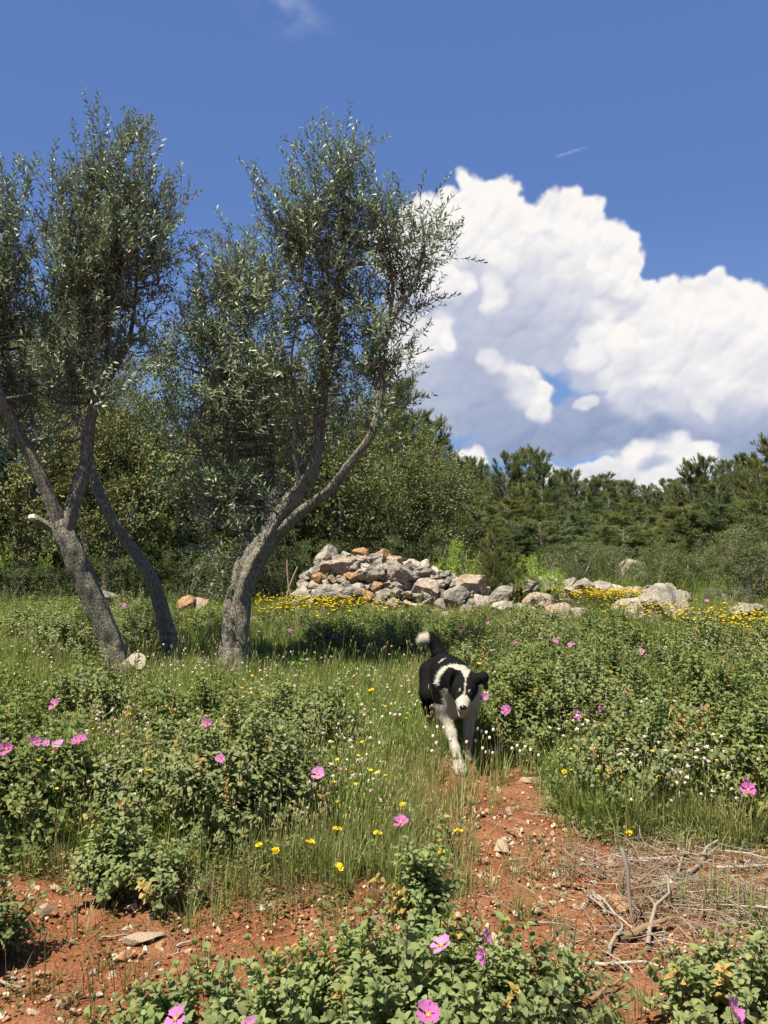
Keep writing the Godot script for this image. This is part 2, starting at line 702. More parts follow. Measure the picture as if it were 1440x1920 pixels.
func make_ground() -> void:
	var xs := spaced(-1.9, 1.9, 0.022, -500.0, 500.0)
	var zs := spaced(-4.6, -1.4, 0.022, -700.0, 120.0)
	var g := Geo.new()
	var fine := FastNoiseLite.new()
	fine.seed = 21
	fine.frequency = 5.0
	fine.fractal_octaves = 4
	var red := Color(0.225, 0.092, 0.046)
	var pale := Color(0.315, 0.175, 0.105)
	var litter := Color(0.085, 0.072, 0.034)
	for z in zs:
		for x in xs:
			var b := bareness(x, z)
			var f := fine.get_noise_2d(x, z)
			var y := ground_y(x, z)
			if absf(x) < 6.0 and absf(z) < 8.0:
				y += f * 0.022 * (0.4 + 0.6 * b)
			var col := litter.lerp(red.lerp(pale, clampf(0.5 + noise_b.get_noise_2d(x * 3.0 + 50.0, z * 3.0) * 0.9, 0.0, 1.0) * 0.55), b)
			if absf(x) > 14.0 or z < -16.0:
				col = Color(0.06, 0.075, 0.03)
			g.vert(Vector3(x, y, z), col)
	var nx := xs.size()
	for j in zs.size() - 1:
		for k in nx - 1:
			var a := j * nx + k
			g.quad(a, a + 1, a + nx + 1, a + nx)
	var m := tinted(0.95, 0.15)
	m.cull_mode = BaseMaterial3D.CULL_BACK
	m.albedo_texture = ramp_texture(4, 0.03, [[0.0, Color(0.60, 0.56, 0.54)], [0.5, Color(0.92, 0.92, 0.92)], [0.78, Color(1.0, 0.97, 0.93)], [1.0, Color(1.0, 0.98, 0.95)]], 1024, 6)
	m.uv1_triplanar = true
	m.uv1_world_triplanar = true
	m.uv1_scale = Vector3(1.7, 1.7, 1.7)
	m.heightmap_enabled = true
	m.heightmap_texture = height_texture(5, 0.05, 1024, 6)
	m.heightmap_scale = 0.9
	var o := part("ground", g.mesh(), m, self)
	o.set_meta("kind", "structure")
	o.set_meta("label", "red stony soil of the meadow with dry litter")
	o.set_meta("category", "ground")


# ---------------------------------------------------------------- stones
func rock_mesh(seed_value: int, sub := 3, cuts := 9, rough := 0.05) -> ArrayMesh:
	var r := RandomNumberGenerator.new()
	r.seed = seed_value
	var f := FastNoiseLite.new()
	f.seed = seed_value
	f.frequency = 1.5
	f.fractal_octaves = 5
	f.fractal_gain = 0.6
	# sphere from a subdivided cube
	var g := Geo.new()
	var planes := []
	for k in cuts:
		var d := Vector3(r.randf_range(-1, 1), r.randf_range(-1, 1), r.randf_range(-1, 1)).normalized()
		planes.append([d, r.randf_range(0.36 if sub == 3 else 0.42, 0.72 if sub == 3 else 0.78)])
	var dirs := [Vector3.RIGHT, Vector3.LEFT, Vector3.UP, Vector3.DOWN, Vector3.BACK, Vector3.FORWARD]
	var seen := {}
	for d in dirs:
		var u := Vector3(d.y, d.z, d.x)
		var w: Vector3 = d.cross(u)
		var grid := []
		for a in sub * 2 + 1:
			var row := []
			for b in sub * 2 + 1:
				var p: Vector3 = (d + u * (float(a) / sub - 1.0) + w * (float(b) / sub - 1.0)).normalized()
				var key := Vector3i((p * 1000.0).round())
				if not seen.has(key):
					for pl in planes:
						var over: float = p.dot(pl[0]) - pl[1]
						if over > 0.0:
							p -= pl[0] * over * 0.96
					p += p.normalized() * f.get_noise_3dv(p * 1.2) * rough * 3.0
					seen[key] = g.vert(p)
				row.append(seen[key])
			grid.append(row)
		for a in sub * 2:
			for b in sub * 2:
				g.quad(grid[a][b], grid[a][b + 1], grid[a + 1][b + 1], grid[a + 1][b])
	# orient outwards
	for k in range(0, g.i.size(), 3):
		var p0 := g.v[g.i[k]]
		var nrm := (g.v[g.i[k + 2]] - p0).cross(g.v[g.i[k + 1]] - p0)
		if nrm.dot(p0) < 0.0:
			var t := g.i[k + 1]
			g.i[k + 1] = g.i[k + 2]
			g.i[k + 2] = t
	return g.mesh()


func stone_material(base: Color, seed_value: int, dark: Color, spot: Color, spot_at := 0.74) -> StandardMaterial3D:
	var m := StandardMaterial3D.new()
	m.albedo_color = Color.WHITE
	m.albedo_texture = ramp_texture(seed_value, 0.010, [[0.0, dark], [0.36, dark.lerp(base, 0.55)], [0.5, base], [spot_at - 0.06, base.lightened(0.12)], [spot_at, spot], [1.0, spot]], 512, 6)
	m.uv1_triplanar = true
	m.uv1_world_triplanar = true
	m.uv1_scale = Vector3(1.1, 1.1, 1.1)
	m.roughness = 0.93
	m.metallic_specular = 0.2
	m.heightmap_enabled = true
	m.heightmap_texture = height_texture(seed_value + 1, 0.03, 512, 6)
	m.heightmap_scale = 2.0
	return m


var rocks := []
var pebbles := []
var stone_mats := []


func make_stone_kit() -> void:
	for k in 12:
		rocks.append(rock_mesh(100 + k, 7, 13, 0.045))
	for k in 8:
		pebbles.append(rock_mesh(200 + k, 3, 11, 0.02))
	stone_mats = [
		stone_material(lin(0.255, 0.228, 0.185), 41, lin(0.11, 0.10, 0.088), lin(0.33, 0.305, 0.265)),
		stone_material(lin(0.212, 0.192, 0.160), 43, lin(0.085, 0.08, 0.072), lin(0.29, 0.275, 0.245)),
		stone_material(lin(0.290, 0.250, 0.205), 45, lin(0.14, 0.125, 0.105), lin(0.30, 0.165, 0.08), 0.70),
		stone_material(lin(0.300, 0.165, 0.080), 47, lin(0.15, 0.09, 0.055), lin(0.30, 0.235, 0.17), 0.70),
		stone_material(lin(0.345, 0.305, 0.250), 49, lin(0.19, 0.165, 0.135), lin(0.40, 0.365, 0.31)),
	]


func pick_stone() -> Material:
	var q := rng.randf()
	if q < 0.38: return stone_mats[0]
	if q < 0.62: return stone_mats[1]
	if q < 0.72: return stone_mats[2]
	if q < 0.77: return stone_mats[3]
	return stone_mats[4]


func stone_xform(p: Vector3, size: float, flat := 0.75) -> Transform3D:
	var b := Basis(Vector3.UP, rr(0, TAU)) * Basis(Vector3.RIGHT, rr(-0.5, 0.5)) * Basis(Vector3.FORWARD, rr(-0.5, 0.5))
	return Transform3D(b * Basis.from_scale(Vector3(size * rr(0.9, 1.25), size * flat * rr(0.8, 1.15), size * rr(0.8, 1.1)) * 0.72), p)


func make_stone_pile() -> void:
	var root := thing("stone_pile", on_ground(0.2, -11.2), "long heap of loose grey and rusty limestone rocks at the thicket's edge", "stone pile")
	var o := root.position
	# profile of the heap along x: [x, height]
	var prof := [[-1.25, 0.55], [-0.95, 0.78], [-0.5, 0.77], [-0.1, 0.74], [0.3, 0.66], [0.7, 0.50], [1.1, 0.36], [1.45, 0.18], [1.7, 0.06]]
	var height := func(x: float) -> float:
		for k in prof.size() - 1:
			if x <= prof[k + 1][0]:
				var t: float = clampf((x - prof[k][0]) / (prof[k + 1][0] - prof[k][0]), 0.0, 1.0)
				return lerpf(prof[k][1], prof[k + 1][1], t)
		return 0.08
	var n := 0
	for row in 8:
		var x := -1.3
		while x < 1.6:
			var size := rr(0.12, 0.25) * (1.1 if row < 3 else 0.9)
			var h: float = height.call(x)
			var y := 0.05 + row * 0.118 + rr(-0.03, 0.03)
			if y < h + 0.02:
				var slope := (y / maxf(h, 0.1))
				var z := 0.78 - slope * 0.75 + rr(-0.06, 0.06)
				var s := part("stone", rocks[rng.randi() % rocks.size()], pick_stone(), root, stone_xform(Vector3(x, y, z), size))
				n += 1
			x += size * rr(0.72, 0.95)
	# crest and core
	for k in 70:
		var x := rr(-1.25, 1.4)
		var h: float = height.call(x)
		var s := part("stone", rocks[rng.randi() % rocks.size()], pick_stone(), root, stone_xform(Vector3(x, h - rr(0.0, 0.09), rr(-0.35, 0.12)), rr(0.09, 0.22)))
	# a few larger blocks seen singly
	for a in [[-1.02, 0.76, -0.02, 0.32, 0], [-0.72, 0.66, 0.18, 0.36, 2], [-0.80, 0.30, 0.60, 0.42, 1], [-0.32, 0.58, 0.28, 0.34, 0], [0.05, 0.55, 0.30, 0.36, 0], [0.42, 0.36, 0.42, 0.36, 2], [0.75, 0.24, 0.55, 0.34, 1], [-0.42, 0.30, 0.62, 0.2, 3], [1.0, 0.40, 0.2, 0.36, 2], [-0.55, 0.82, -0.1, 0.22, 3], [-0.2, 0.78, -0.1, 0.24, 3], [1.35, 0.22, 0.4, 0.36, 1]]:
		part("stone", rocks[rng.randi() % rocks.size()], stone_mats[a[4]], root, stone_xform(Vector3(a[0], a[1], a[2]), a[3], 0.8))
	# rubble slab that fills the heap, under the loose stones
	for k in 14:
		var x := -1.1 + k * 0.2
		var h: float = height.call(x)
		part("stone", rocks[k % rocks.size()], stone_mats[1], root, stone_xform(Vector3(x, h * 0.28, -0.12), maxf(0.3, h * 0.75), 0.8))


func make_low_wall() -> void:
	var root := thing("rubble_wall", on_ground(3.0, -11.6), "low tumbledown wall of grey and rusty stones beyond the yellow flowers", "wall")
	root.set_meta("kind", "thing")
	for k in 84:
		var t := k / 83.0
		var x := lerpf(-1.15, 1.35, t) + rr(-0.05, 0.05)
		var h := 0.46 * (1.0 - t * 0.3) * rr(0.6, 1.0)
		if t < 0.2:
			h += 0.12
		part("stone", rocks[rng.randi() % rocks.size()], pick_stone(), root, stone_xform(Vector3(x, h * rr(0.2, 1.0), rr(-0.25, 0.25)), rr(0.14, 0.30)))
	# blocks along the field edge: single rocks
	var list := [
		# px, py of the centre, depth, size, material, label
		[1015, 1118, 10.6, 0.40, 2, "squared pale block tumbled off the stone pile's far end"],
		[1040, 1150, 10.0, 0.34, 2, "rusty limestone block lying before the rubble wall"],
		[985, 1140, 10.4, 0.26, 0, "grey rock between the stone pile and the rubble wall"],
		[1085, 1150, 9.8, 0.26, 4, "pale rock half sunk in grass beside a rusty block"],
		[1188, 1148, 9.7, 0.52, 4, "flat pale boulder leaning on a larger grey boulder"],
		[1245, 1150, 9.6, 0.66, 0, "large rounded grey boulder at the edge of the field"],
		[1310, 1168, 9.4, 0.28, 4, "low pale slab beside the large grey boulder"],
		[1345, 1170, 9.3, 0.30, 0, "grey slab in a line of low stones past the boulder"],
		[1410, 1160, 9.2, 0.5, 1, "dark fissured rock with a flat top at the line's end"],
		[1450, 1170, 9.0, 0.34, 0, "grey rock beyond the dark fissured rock"],
		[1180, 1072, 15.5, 0.62, 4, "white limestone outcrop among the far scrub"],
		[1035, 1072, 14.5, 0.36, 4, "pale stone showing above the bushes behind the rubble wall"],
		[880, 1140, 10.4, 0.26, 0, "grey stone at the low end of the stone pile"],
		[940, 1138, 10.5, 0.30, 4, "whitish stone in grass below the feathery juniper"],
		[345, 1098, 11.0, 0.30, 3, "rust coloured stone seen between the olive trunks"],
		[372, 1100, 11.0, 0.26, 2, "pale rusty stone beside another between the olive trunks"],
		[205, 1100, 11.2, 0.36, 0, "grey stone behind the leaning olive trunk"],
		[318, 1252, 6.6, 0.22, 1, "flat grey stone at the foot of the slender olive"],
		[390, 1250, 6.7, 0.17, 1, "small grey stone between the slender and the stout olive"],
	]
	for a in list:
		var p := at(a[0], a[1], a[2])
		var o := part("limestone_rock", rocks[rng.randi() % rocks.size()], stone_mats[a[4]], self, stone_xform(p, a[3], 0.8 if a[3] > 0.6 else 0.66))
		o.position.y = minf(p.y, ground_y(p.x, p.z) + a[3] * 0.42)
		tag(o, a[5], "rock")


func make_soil_stones() -> void:
	var mats := [
		plain(lin(0.40, 0.32, 0.23), 0.9), plain(lin(0.36, 0.22, 0.125), 0.9), plain(lin(0.33, 0.155, 0.075), 0.9),
		plain(lin(0.45, 0.40, 0.32), 0.9), plain(lin(0.28, 0.11, 0.055), 0.9),
	]
	for m in mats:
		m.heightmap_enabled = true
		m.heightmap_texture = materials.grain
		m.heightmap_scale = 0.4
		m.uv1_triplanar = true
		m.uv1_world_triplanar = true
		m.uv1_scale = Vector3(6, 6, 6)
		m.albedo_texture = materials.grain_color
	# single stones seen in the photograph: px, py, width in px, colour
	var list := [
		[88, 1722, 38, 0, "cream pebble lying flat on red soil by a leafy seedling"], [240, 1752, 20, 3, "upright white stone chip beside a long pale slab"],
		[272, 1778, 78, 0, "long pale slab of stone on the red soil"], [300, 1785, 28, 1, "rounded tan stone touching the long pale slab"],
		[62, 1848, 22, 1, ""], [62, 1862, 16, 2, ""], [120, 1890, 26, 0, ""], [64, 1908, 24, 0, ""], [330, 1725, 20, 2, ""], [210, 1840, 22, 0, ""], [175, 1830, 18, 0, ""],
		[86, 1832, 16, 1, ""], [295, 1670, 20, 3, ""], [368, 1670, 26, 0, ""], [285, 1730, 16, 3, ""], [348, 1750, 16, 3, ""], [15, 1665, 22, 0, ""], [102, 1672, 18, 0, ""],
		[490, 1706, 20, 3, ""], [684, 1752, 18, 0, ""], [246, 1800, 16, 1, ""], [268, 1796, 14, 1, ""], [296, 1822, 18, 3, ""], [370, 1832, 16, 1, ""],
		[940, 1598, 38, 0, "broad pale stone set in the middle of the path"], [908, 1620, 20, 1, "orange cube shaped stone on the path"], [868, 1648, 26, 1, ""], [928, 1658, 18, 0, ""],
		[955, 1530, 24, 0, "thin pale stone slat lying across the path"], [990, 1472, 34, 0, ""], [1032, 1482, 18, 1, ""], [1145, 1642, 30, 1, "bright orange stone beside the grey forked stick"], [1252, 1668, 38, 3, "white block of stone among dry twigs"],
		[1165, 1714, 42, 1, "tan stone wedged among the dry twigs"], [1055, 1755, 14, 0, ""], [1000, 1700, 14, 1, ""], [1050, 1672, 16, 1, ""], [1010, 1672, 20, 1, ""], [1002, 1650, 16, 1, ""], [968, 1642, 16, 0, ""],
		[1003, 1712, 14, 0, ""], [985, 1706, 12, 0, ""], [1040, 1700, 14, 2, ""], [1100, 1750, 20, 1, ""], [1060, 1620, 22, 1, ""], [1018, 1632, 16, 1, ""], [1080, 1712, 18, 0, ""],
		[1130, 1705, 16, 3, ""], [1255, 1672, 14, 3, ""], [1350, 1670, 18, 3, ""], [1385, 1720, 26, 3, "whitish stone by the leafy shrub at the twigs' edge"], [880, 1500, 18, 1, ""], [860, 1560, 16, 1, ""], [895, 1552, 14, 0, ""],
		[970, 1560, 14, 1, ""], [915, 1585, 16, 1, ""], [1090, 1640, 14, 2, ""], [765, 1480, 26, 1, ""], [735, 1470, 16, 0, ""], [990, 1545, 12, 3, ""],
	]
	for k in 64:
		var sx := rr(850.0, 1130.0) if k % 3 else rr(0.0, 460.0)
		var sy := rr(1470.0, 1740.0) if k % 3 else rr(1640.0, 1900.0)
		list.append([sx, sy, rr(9.0, 19.0), [0, 3, 0, 1, 3][rng.randi() % 5], ""])
	for a in list:
		var d: float = 1838.5 / (a[1] - 985.0)
		var p := at(a[0], a[1], d)
		var w: float = a[2] / FOCAL * d
		p = on_ground(p.x, p.z) + Vector3(0, w * 0.18, 0)
		var o := part("loose_stone", pebbles[rng.randi() % pebbles.size()], mats[a[3]], self)
		var sx := w * 0.70
		if a[2] == 78:
			o.transform = Transform3D(Basis(Vector3.UP, 0.45) * Basis.from_scale(Vector3(sx, sx * 0.2, sx * 0.34)), p)
		else:
			o.transform = Transform3D(Basis(Vector3.UP, rr(0, TAU)) * Basis(Vector3.RIGHT, rr(-0.3, 0.3)) * Basis.from_scale(Vector3(sx, sx * rr(0.45, 0.75), sx * rr(0.6, 0.9))), p)
		if a[4] != "":
			tag(o, a[4], "stone")
		else:
			tag(o, "small tan or cream stone lying loose on the red soil", "stone", "loose stones strewn over the red soil")
	# grit
	for k in 3:
		var where := []
		var cols := []
		var palette := [Color(0.40, 0.29, 0.20), Color(0.36, 0.20, 0.115), Color(0.44, 0.37, 0.29), Color(0.24, 0.095, 0.045), Color(0.22, 0.085, 0.04)]
		while where.size() < 2300:
			var x := rr(-1.9, 1.9)
			var z := rr(-4.3, -1.5)
			if rng.randf() > bareness(x, z) + 0.05:
				continue
			if noise_b.get_noise_2d(x * 4.0, z * 4.0) < rr(-0.6, 0.3):
				continue
			var s := rr(0.003, 0.008) + pow(rng.randf(), 4.0) * 0.012
			where.append(Transform3D(Basis(Vector3.UP, rr(0, TAU)) * Basis(Vector3.RIGHT, rr(-0.5, 0.5)) * Basis.from_scale(Vector3(s, s * rr(0.5, 0.8), s * rr(0.6, 1.0))), on_ground(x, z) + Vector3(0, s * 0.25 + rr(0.0, 0.006), 0)))
			cols.append(jitter(palette[rng.randi() % 5], 0.15))
		var o := multi("gravel", pebbles[k], materials.grit, self, where, cols, "stuff")
		o.set_meta("label", ["fine pale grit strewn over the red soil", "tan gravel chips mixed into the red soil", "crumbs of red earth and stone on the path"][k])
		o.set_meta("category", "gravel")


# ---------------------------------------------------------------- plants: meshes shared by many copies
var sprigs := []
var near_sprigs := []
var olive_twigs := []
var oak_clumps := []
var pine_clumps := []
var tufts := []
var dry_tufts := []
var herb_clumps := []


# a rockrose shoot along +y: opposite crinkled oval leaves
func sprig_mesh(seed_value: int, length: float, pairs: int, leaf_len: float, fine := false) -> Geo:
	var r := RandomNumberGenerator.new()
	r.seed = seed_value
	var g := Geo.new()
	var bend := Vector3(r.randf_range(-0.25, 0.25), 0, r.randf_range(-0.25, 0.25))
	var pts := []
	for k in 4:
		var t := k / 3.0
		pts.append(Vector3.UP * length * t + bend * length * t * t)
	g.tube(pts, [0.0016, 0.0014, 0.0012, 0.0008], 3, Color(0.20, 0.13, 0.07), 0.0, false)
	for k in pairs:
		var t := 0.18 + 0.82 * (k + r.randf_range(-0.2, 0.2)) / maxf(1.0, pairs - 1)
		t = clampf(t, 0.1, 1.0)
		var p := Vector3.UP * length * t + bend * length * t * t
		var turn := k * PI * 0.5 + r.randf_range(-0.35, 0.35)
		var size := leaf_len * r.randf_range(0.75, 1.15) * (0.55 + 0.45 * sin(clampf(1.0 - t * 0.75, 0.0, 1.0) * PI * 0.7))
		for s in 2:
			var ang := turn + s * PI
			var rise := r.randf_range(0.35, 0.8) + t * 0.5
			var d := Vector3(cos(ang), rise, sin(ang)).normalized()
			var k2 := r.randf_range(0.80, 1.22)
			var col := Color(1.0 * k2 * r.randf_range(0.92, 1.1), 1.0 * k2, 1.0 * k2 * r.randf_range(0.85, 1.15))
			var up := Vector3.UP + Vector3(r.randf_range(-0.3, 0.3), 0, r.randf_range(-0.3, 0.3))
			if fine:
				g.oval(p, d, up, size, size * r.randf_range(0.50, 0.64), 0.14, r.randf_range(0.4, 1.3), col, r.randf_range(-0.12, 0.12))
			else:
				g.leaf(p, d, up, size, size * r.randf_range(0.48, 0.62), 0.16, r.randf_range(0.4, 1.2), col, r.randf_range(-0.1, 0.1))
	# young leaves at the tip
	for s in 2:
		var ang := r.randf_range(0, TAU)
		g.leaf(Vector3.UP * length + bend * length, Vector3(cos(ang) * 0.4, 1.0, sin(ang) * 0.4).normalized(), Vector3(cos(ang), -0.3, sin(ang)) * -1.0, leaf_len * 0.5, leaf_len * 0.22, 0.2, 0.3, Color(1.25, 1.25, 1.05), 0.0)
	return done(g)


func olive_twig(seed_value: int, length: float) -> Geo:
	var r := RandomNumberGenerator.new()
	r.seed = seed_value
	var g := Geo.new()
	var bend := Vector3(r.randf_range(-0.3, 0.3), 0, r.randf_range(-0.3, 0.3))
	var pts := []
	for k in 5:
		var t := k / 4.0
		pts.append(Vector3.UP * length * t + bend * length * t * t)
	g.tube(pts, [0.0028, 0.0025, 0.002, 0.0016, 0.001], 3, Color(0.17, 0.155, 0.12), 0.0, false)
	var n := int(length / 0.026)
	for k in n:
		var t := (k + 0.6) / n
		if t < 0.12:
			continue
		var p := Vector3.UP * length * t + bend * length * t * t
		var turn := k * PI * 0.5 + r.randf_range(-0.5, 0.5)
		for s in 2:
			if r.randf() < 0.10:
				continue
			var ang := turn + s * PI
			var d := Vector3(cos(ang), r.randf_range(0.55, 1.7), sin(ang)).normalized()
			var size := r.randf_range(0.052, 0.080) * (1.0 - 0.28 * t)
			var k2 := r.randf_range(0.75, 1.3)
			g.lance(p, d, Vector3(-cos(ang), 0.9, -sin(ang)) + Vector3(r.randf_range(-0.9, 0.9), 0, r.randf_range(-0.9, 0.9)), size, size * r.randf_range(0.25, 0.32), Color(0.200 * k2, 0.255 * k2, 0.150 * k2), Color(0.39 * k2, 0.43 * k2, 0.37 * k2))
	return done(g)


func oak_clump(seed_value: int, count: int, size: float, leaf_len: float) -> Geo:
	var r := RandomNumberGenerator.new()
	r.seed = seed_value
	var g := Geo.new()
	for k in count:
		var d := Vector3(r.randf_range(-1, 1), r.randf_range(-0.5, 1.2), r.randf_range(-1, 1)).normalized()
		var p := d * size * r.randf_range(0.2, 1.0)
		var up := (Vector3.UP + Vector3(r.randf_range(-0.9, 0.9), 0, r.randf_range(-0.9, 0.9))).normalized()
		var side := (d + Vector3(r.randf_range(-0.7, 0.7), r.randf_range(-0.5, 0.3), r.randf_range(-0.7, 0.7))).normalized()
		var k2 := r.randf_range(0.7, 1.35)
		g.leaflet(p, side, up, leaf_len * r.randf_range(0.7, 1.2), leaf_len * r.randf_range(0.42, 0.6), 0.12, 0.5, Color(k2 * r.randf_range(0.9, 1.1), k2, k2))
		if k % 4 == 0:
			g.tube([Vector3.ZERO, p], [0.003, 0.0015], 3, Color(1.3, 1.0, 0.9), 0.0, false)
	return done(g)


func pine_clump(seed_value: int, count: int, length: float, needle: float) -> Geo:
	var r := RandomNumberGenerator.new()
	r.seed = seed_value
	var g := Geo.new()
	var ends := [Vector3(0, length, 0)]
	for k in 3:
		ends.append(Vector3(r.randf_range(-0.5, 0.5), r.randf_range(0.6, 0.9), r.randf_range(-0.5, 0.5)) * length)
	for e in ends:
		g.tube([Vector3.ZERO, e], [0.006, 0.003], 3, Color(1.6, 1.1, 0.8), 0.0, false)
		for k in count:
			var t := r.randf_range(0.15, 1.0)
			var p: Vector3 = e * t
			var d: Vector3 = (e.normalized() * r.randf_range(0.4, 1.1) + Vector3(r.randf_range(-1, 1), r.randf_range(-0.4, 1.0), r.randf_range(-1, 1))).normalized()
			var side := d.cross(Vector3(r.randf_range(-1, 1), r.randf_range(-1, 1), r.randf_range(-1, 1))).normalized()
			var k2 := r.randf_range(0.7, 1.3)
			var col := Color(k2, k2, k2 * r.randf_range(0.85, 1.1))
			var ln := needle * r.randf_range(0.7, 1.2)
			var a := g.vert(p - side * 0.0030, col)
			var b := g.vert(p + side * 0.0030, col)
			var c := g.vert(p + d * ln, col)
			g.tri(a, b, c)
	return done(g)


func grass_tuft(seed_value: int, blades: int, h: float, w: float, spread: float, dry := 0.0, heads := 0) -> Geo:
	var r := RandomNumberGenerator.new()
	r.seed = seed_value
	var g := Geo.new()
	for k in blades:
		var ang := r.randf_range(0, TAU)
		var p := Vector3(cos(ang), 0, sin(ang)) * spread * sqrt(r.randf())
		var lean := Vector3(cos(ang), 0, sin(ang)) * r.randf_range(0.05, 0.75) + Vector3(r.randf_range(-0.2, 0.2), 0, r.randf_range(-0.2, 0.2))
		var k2 := r.randf_range(0.75, 1.25)
		var col := Color(k2 * r.randf_range(0.85, 1.2), k2, k2 * 0.9)
		if r.randf() < dry:
			col = Color(1.5 * k2, 1.3 * k2, 1.5 * k2)
		g.blade(p, lean, h * r.randf_range(0.45, 1.0), w * r.randf_range(0.7, 1.3), col, col * 1.1)
	for k in heads:
		var ang := r.randf_range(0, TAU)
		var lean := Vector3(cos(ang), 0, sin(ang)) * r.randf_range(0.05, 0.3)
		var top := Vector3.UP * h * r.randf_range(1.0, 1.35) + lean * h
		var col := Color(1.9, 1.45, 1.9)
		g.tube([Vector3.ZERO, top * 0.5 + lean * -0.1 * h, top], [0.0011, 0.0009, 0.0007], 3, col, 0.0, false)
		g.ball(top + lean.normalized() * 0.008, Vector3(0.0035, 0.014, 0.0035), col * 1.1, 3, 4)
	return done(g)


func herb_clump(seed_value: int, count: int, size: float, leaf_len: float) -> Geo:
	var r := RandomNumberGenerator.new()
	r.seed = seed_value
	var g := Geo.new()
	for k in count:
		var ang := r.randf_range(0, TAU)
		var d := Vector3(cos(ang), 0, sin(ang))
		var rad := size * sqrt(r.randf())
		var h := size * r.randf_range(0.15, 1.0) * (1.0 - 0.5 * rad / size)
		var p := d * rad + Vector3.UP * h
		var dd := (Vector3(r.randf_range(-1, 1), r.randf_range(0.0, 0.9), r.randf_range(-1, 1))).normalized()
		var k2 := r.randf_range(0.75, 1.25)
		g.leaflet(p, dd, Vector3.UP, leaf_len * r.randf_range(0.6, 1.2), leaf_len * r.randf_range(0.4, 0.65), 0.15, 0.6, Color(k2, k2, k2))
		if k % 3 == 0:
			g.tube([d * rad * 0.3, p], [0.0013, 0.0009], 3, Color(1.5, 1.2, 1.1), 0.0, false)
	return done(g)


func make_plant_kit() -> void:
	for k in 4:
		sprigs.append(sprig_mesh(300 + k, 0.10 + 0.015 * k, 5, 0.031))
		near_sprigs.append(sprig_mesh(310 + k, 0.11 + 0.015 * k, 7, 0.0235 + 0.002 * k, true))
	for k in 3:
		olive_twigs.append(olive_twig(330 + k, 0.24 + 0.07 * k))
	for k in 3:
		oak_clumps.append(oak_clump(350 + k, 22, 0.14, 0.052))
	for k in 3:
		pine_clumps.append(pine_clump(370 + k, 36, 0.22, 0.075))
	for k in 4:
		tufts.append(grass_tuft(400 + k, 16, 0.24, 0.0042, 0.05, 0.10, 1 if k == 0 else 0))
	for k in 3:
		dry_tufts.append(grass_tuft(420 + k, 16, 0.22, 0.0030, 0.05, 0.5, 1))
	for k in 3:
		herb_clumps.append(herb_clump(440 + k, 26, 0.09, 0.022))
	materials.rockrose = leaf_material(lin(0.75, 0.92, 0.45), 0.7, 0.3)
	materials.olive = leaf_material(lin(0.5, 0.58, 0.30), 0.42, 0.5)
	materials.oak = leaf_material(lin(0.30, 0.42, 0.14), 0.5, 0.4)
	materials.pine = leaf_material(lin(0.30, 0.40, 0.15), 0.6, 0.3)
	materials.grass = leaf_material(lin(0.7, 0.88, 0.35), 0.6, 0.3)
	materials.twig = tinted(0.9, 0.15)
	materials.grit = tinted(0.95, 0.15)
	materials.grain = height_texture(61, 0.06, 512, 5)
	materials.grain_color = ramp_texture(62, 0.04, [[0.0, Color(0.66, 0.63, 0.60)], [0.5, Color(0.93, 0.92, 0.90)], [1.0, Color(1, 1, 1)]], 512, 5)
	var bark := StandardMaterial3D.new()
	bark.albedo_texture = ramp_texture(64, 0.02, [[0.0, lin(0.06, 0.052, 0.038)], [0.36, lin(0.175, 0.160, 0.122)], [0.48, lin(0.305, 0.285, 0.225)], [0.68, lin(0.39, 0.37, 0.30)], [1.0, lin(0.46, 0.44, 0.37)]], 512, 6)
	bark.uv1_triplanar = true
	bark.uv1_world_triplanar = true
	bark.uv1_scale = Vector3(8.0, 1.7, 8.0)
	bark.roughness = 0.95
	bark.metallic_specular = 0.15
	bark.heightmap_enabled = true
	bark.heightmap_texture = height_texture(65, 0.035, 512, 6)
	bark.heightmap_scale = 3.0
	materials.bark = bark


# ---------------------------------------------------------------- olive trees
func px_curve(list: Array, steps := 9) -> Array:
	# [px, py, depth, radius] -> [points, radii]
	var pts := []
	var rad := []
	for a in list:
		pts.append(at(a[0], a[1], a[2]))
		rad.append(a[3])
	return [curve(pts, steps), lerp_list(rad, steps)]


func local(pts: Array, o: Vector3) -> Array:
	var out := []
	for p in pts:
		out.append(p - o)
	return out


func add_limb(root: Node3D, called: String, list: Array, sides := 18, rough := 0.13) -> Array:
	var c := px_curve(list)
	# knotty, uneven wood
	var r2 := []
	for k in c[1].size():
		var q: float = c[1][k]
		r2.append(q * (0.66 if called == "trunk" else 0.64) * (1.0 + 0.10 * noise_b.get_noise_2d(k * 1.7 + list[0][0], list[0][1])))
	var g := Geo.new()
	g.tube(local(c[0], root.position), r2, sides, Color.WHITE, rough)
	part(called, g.mesh(), materials.bark, root)
	return c


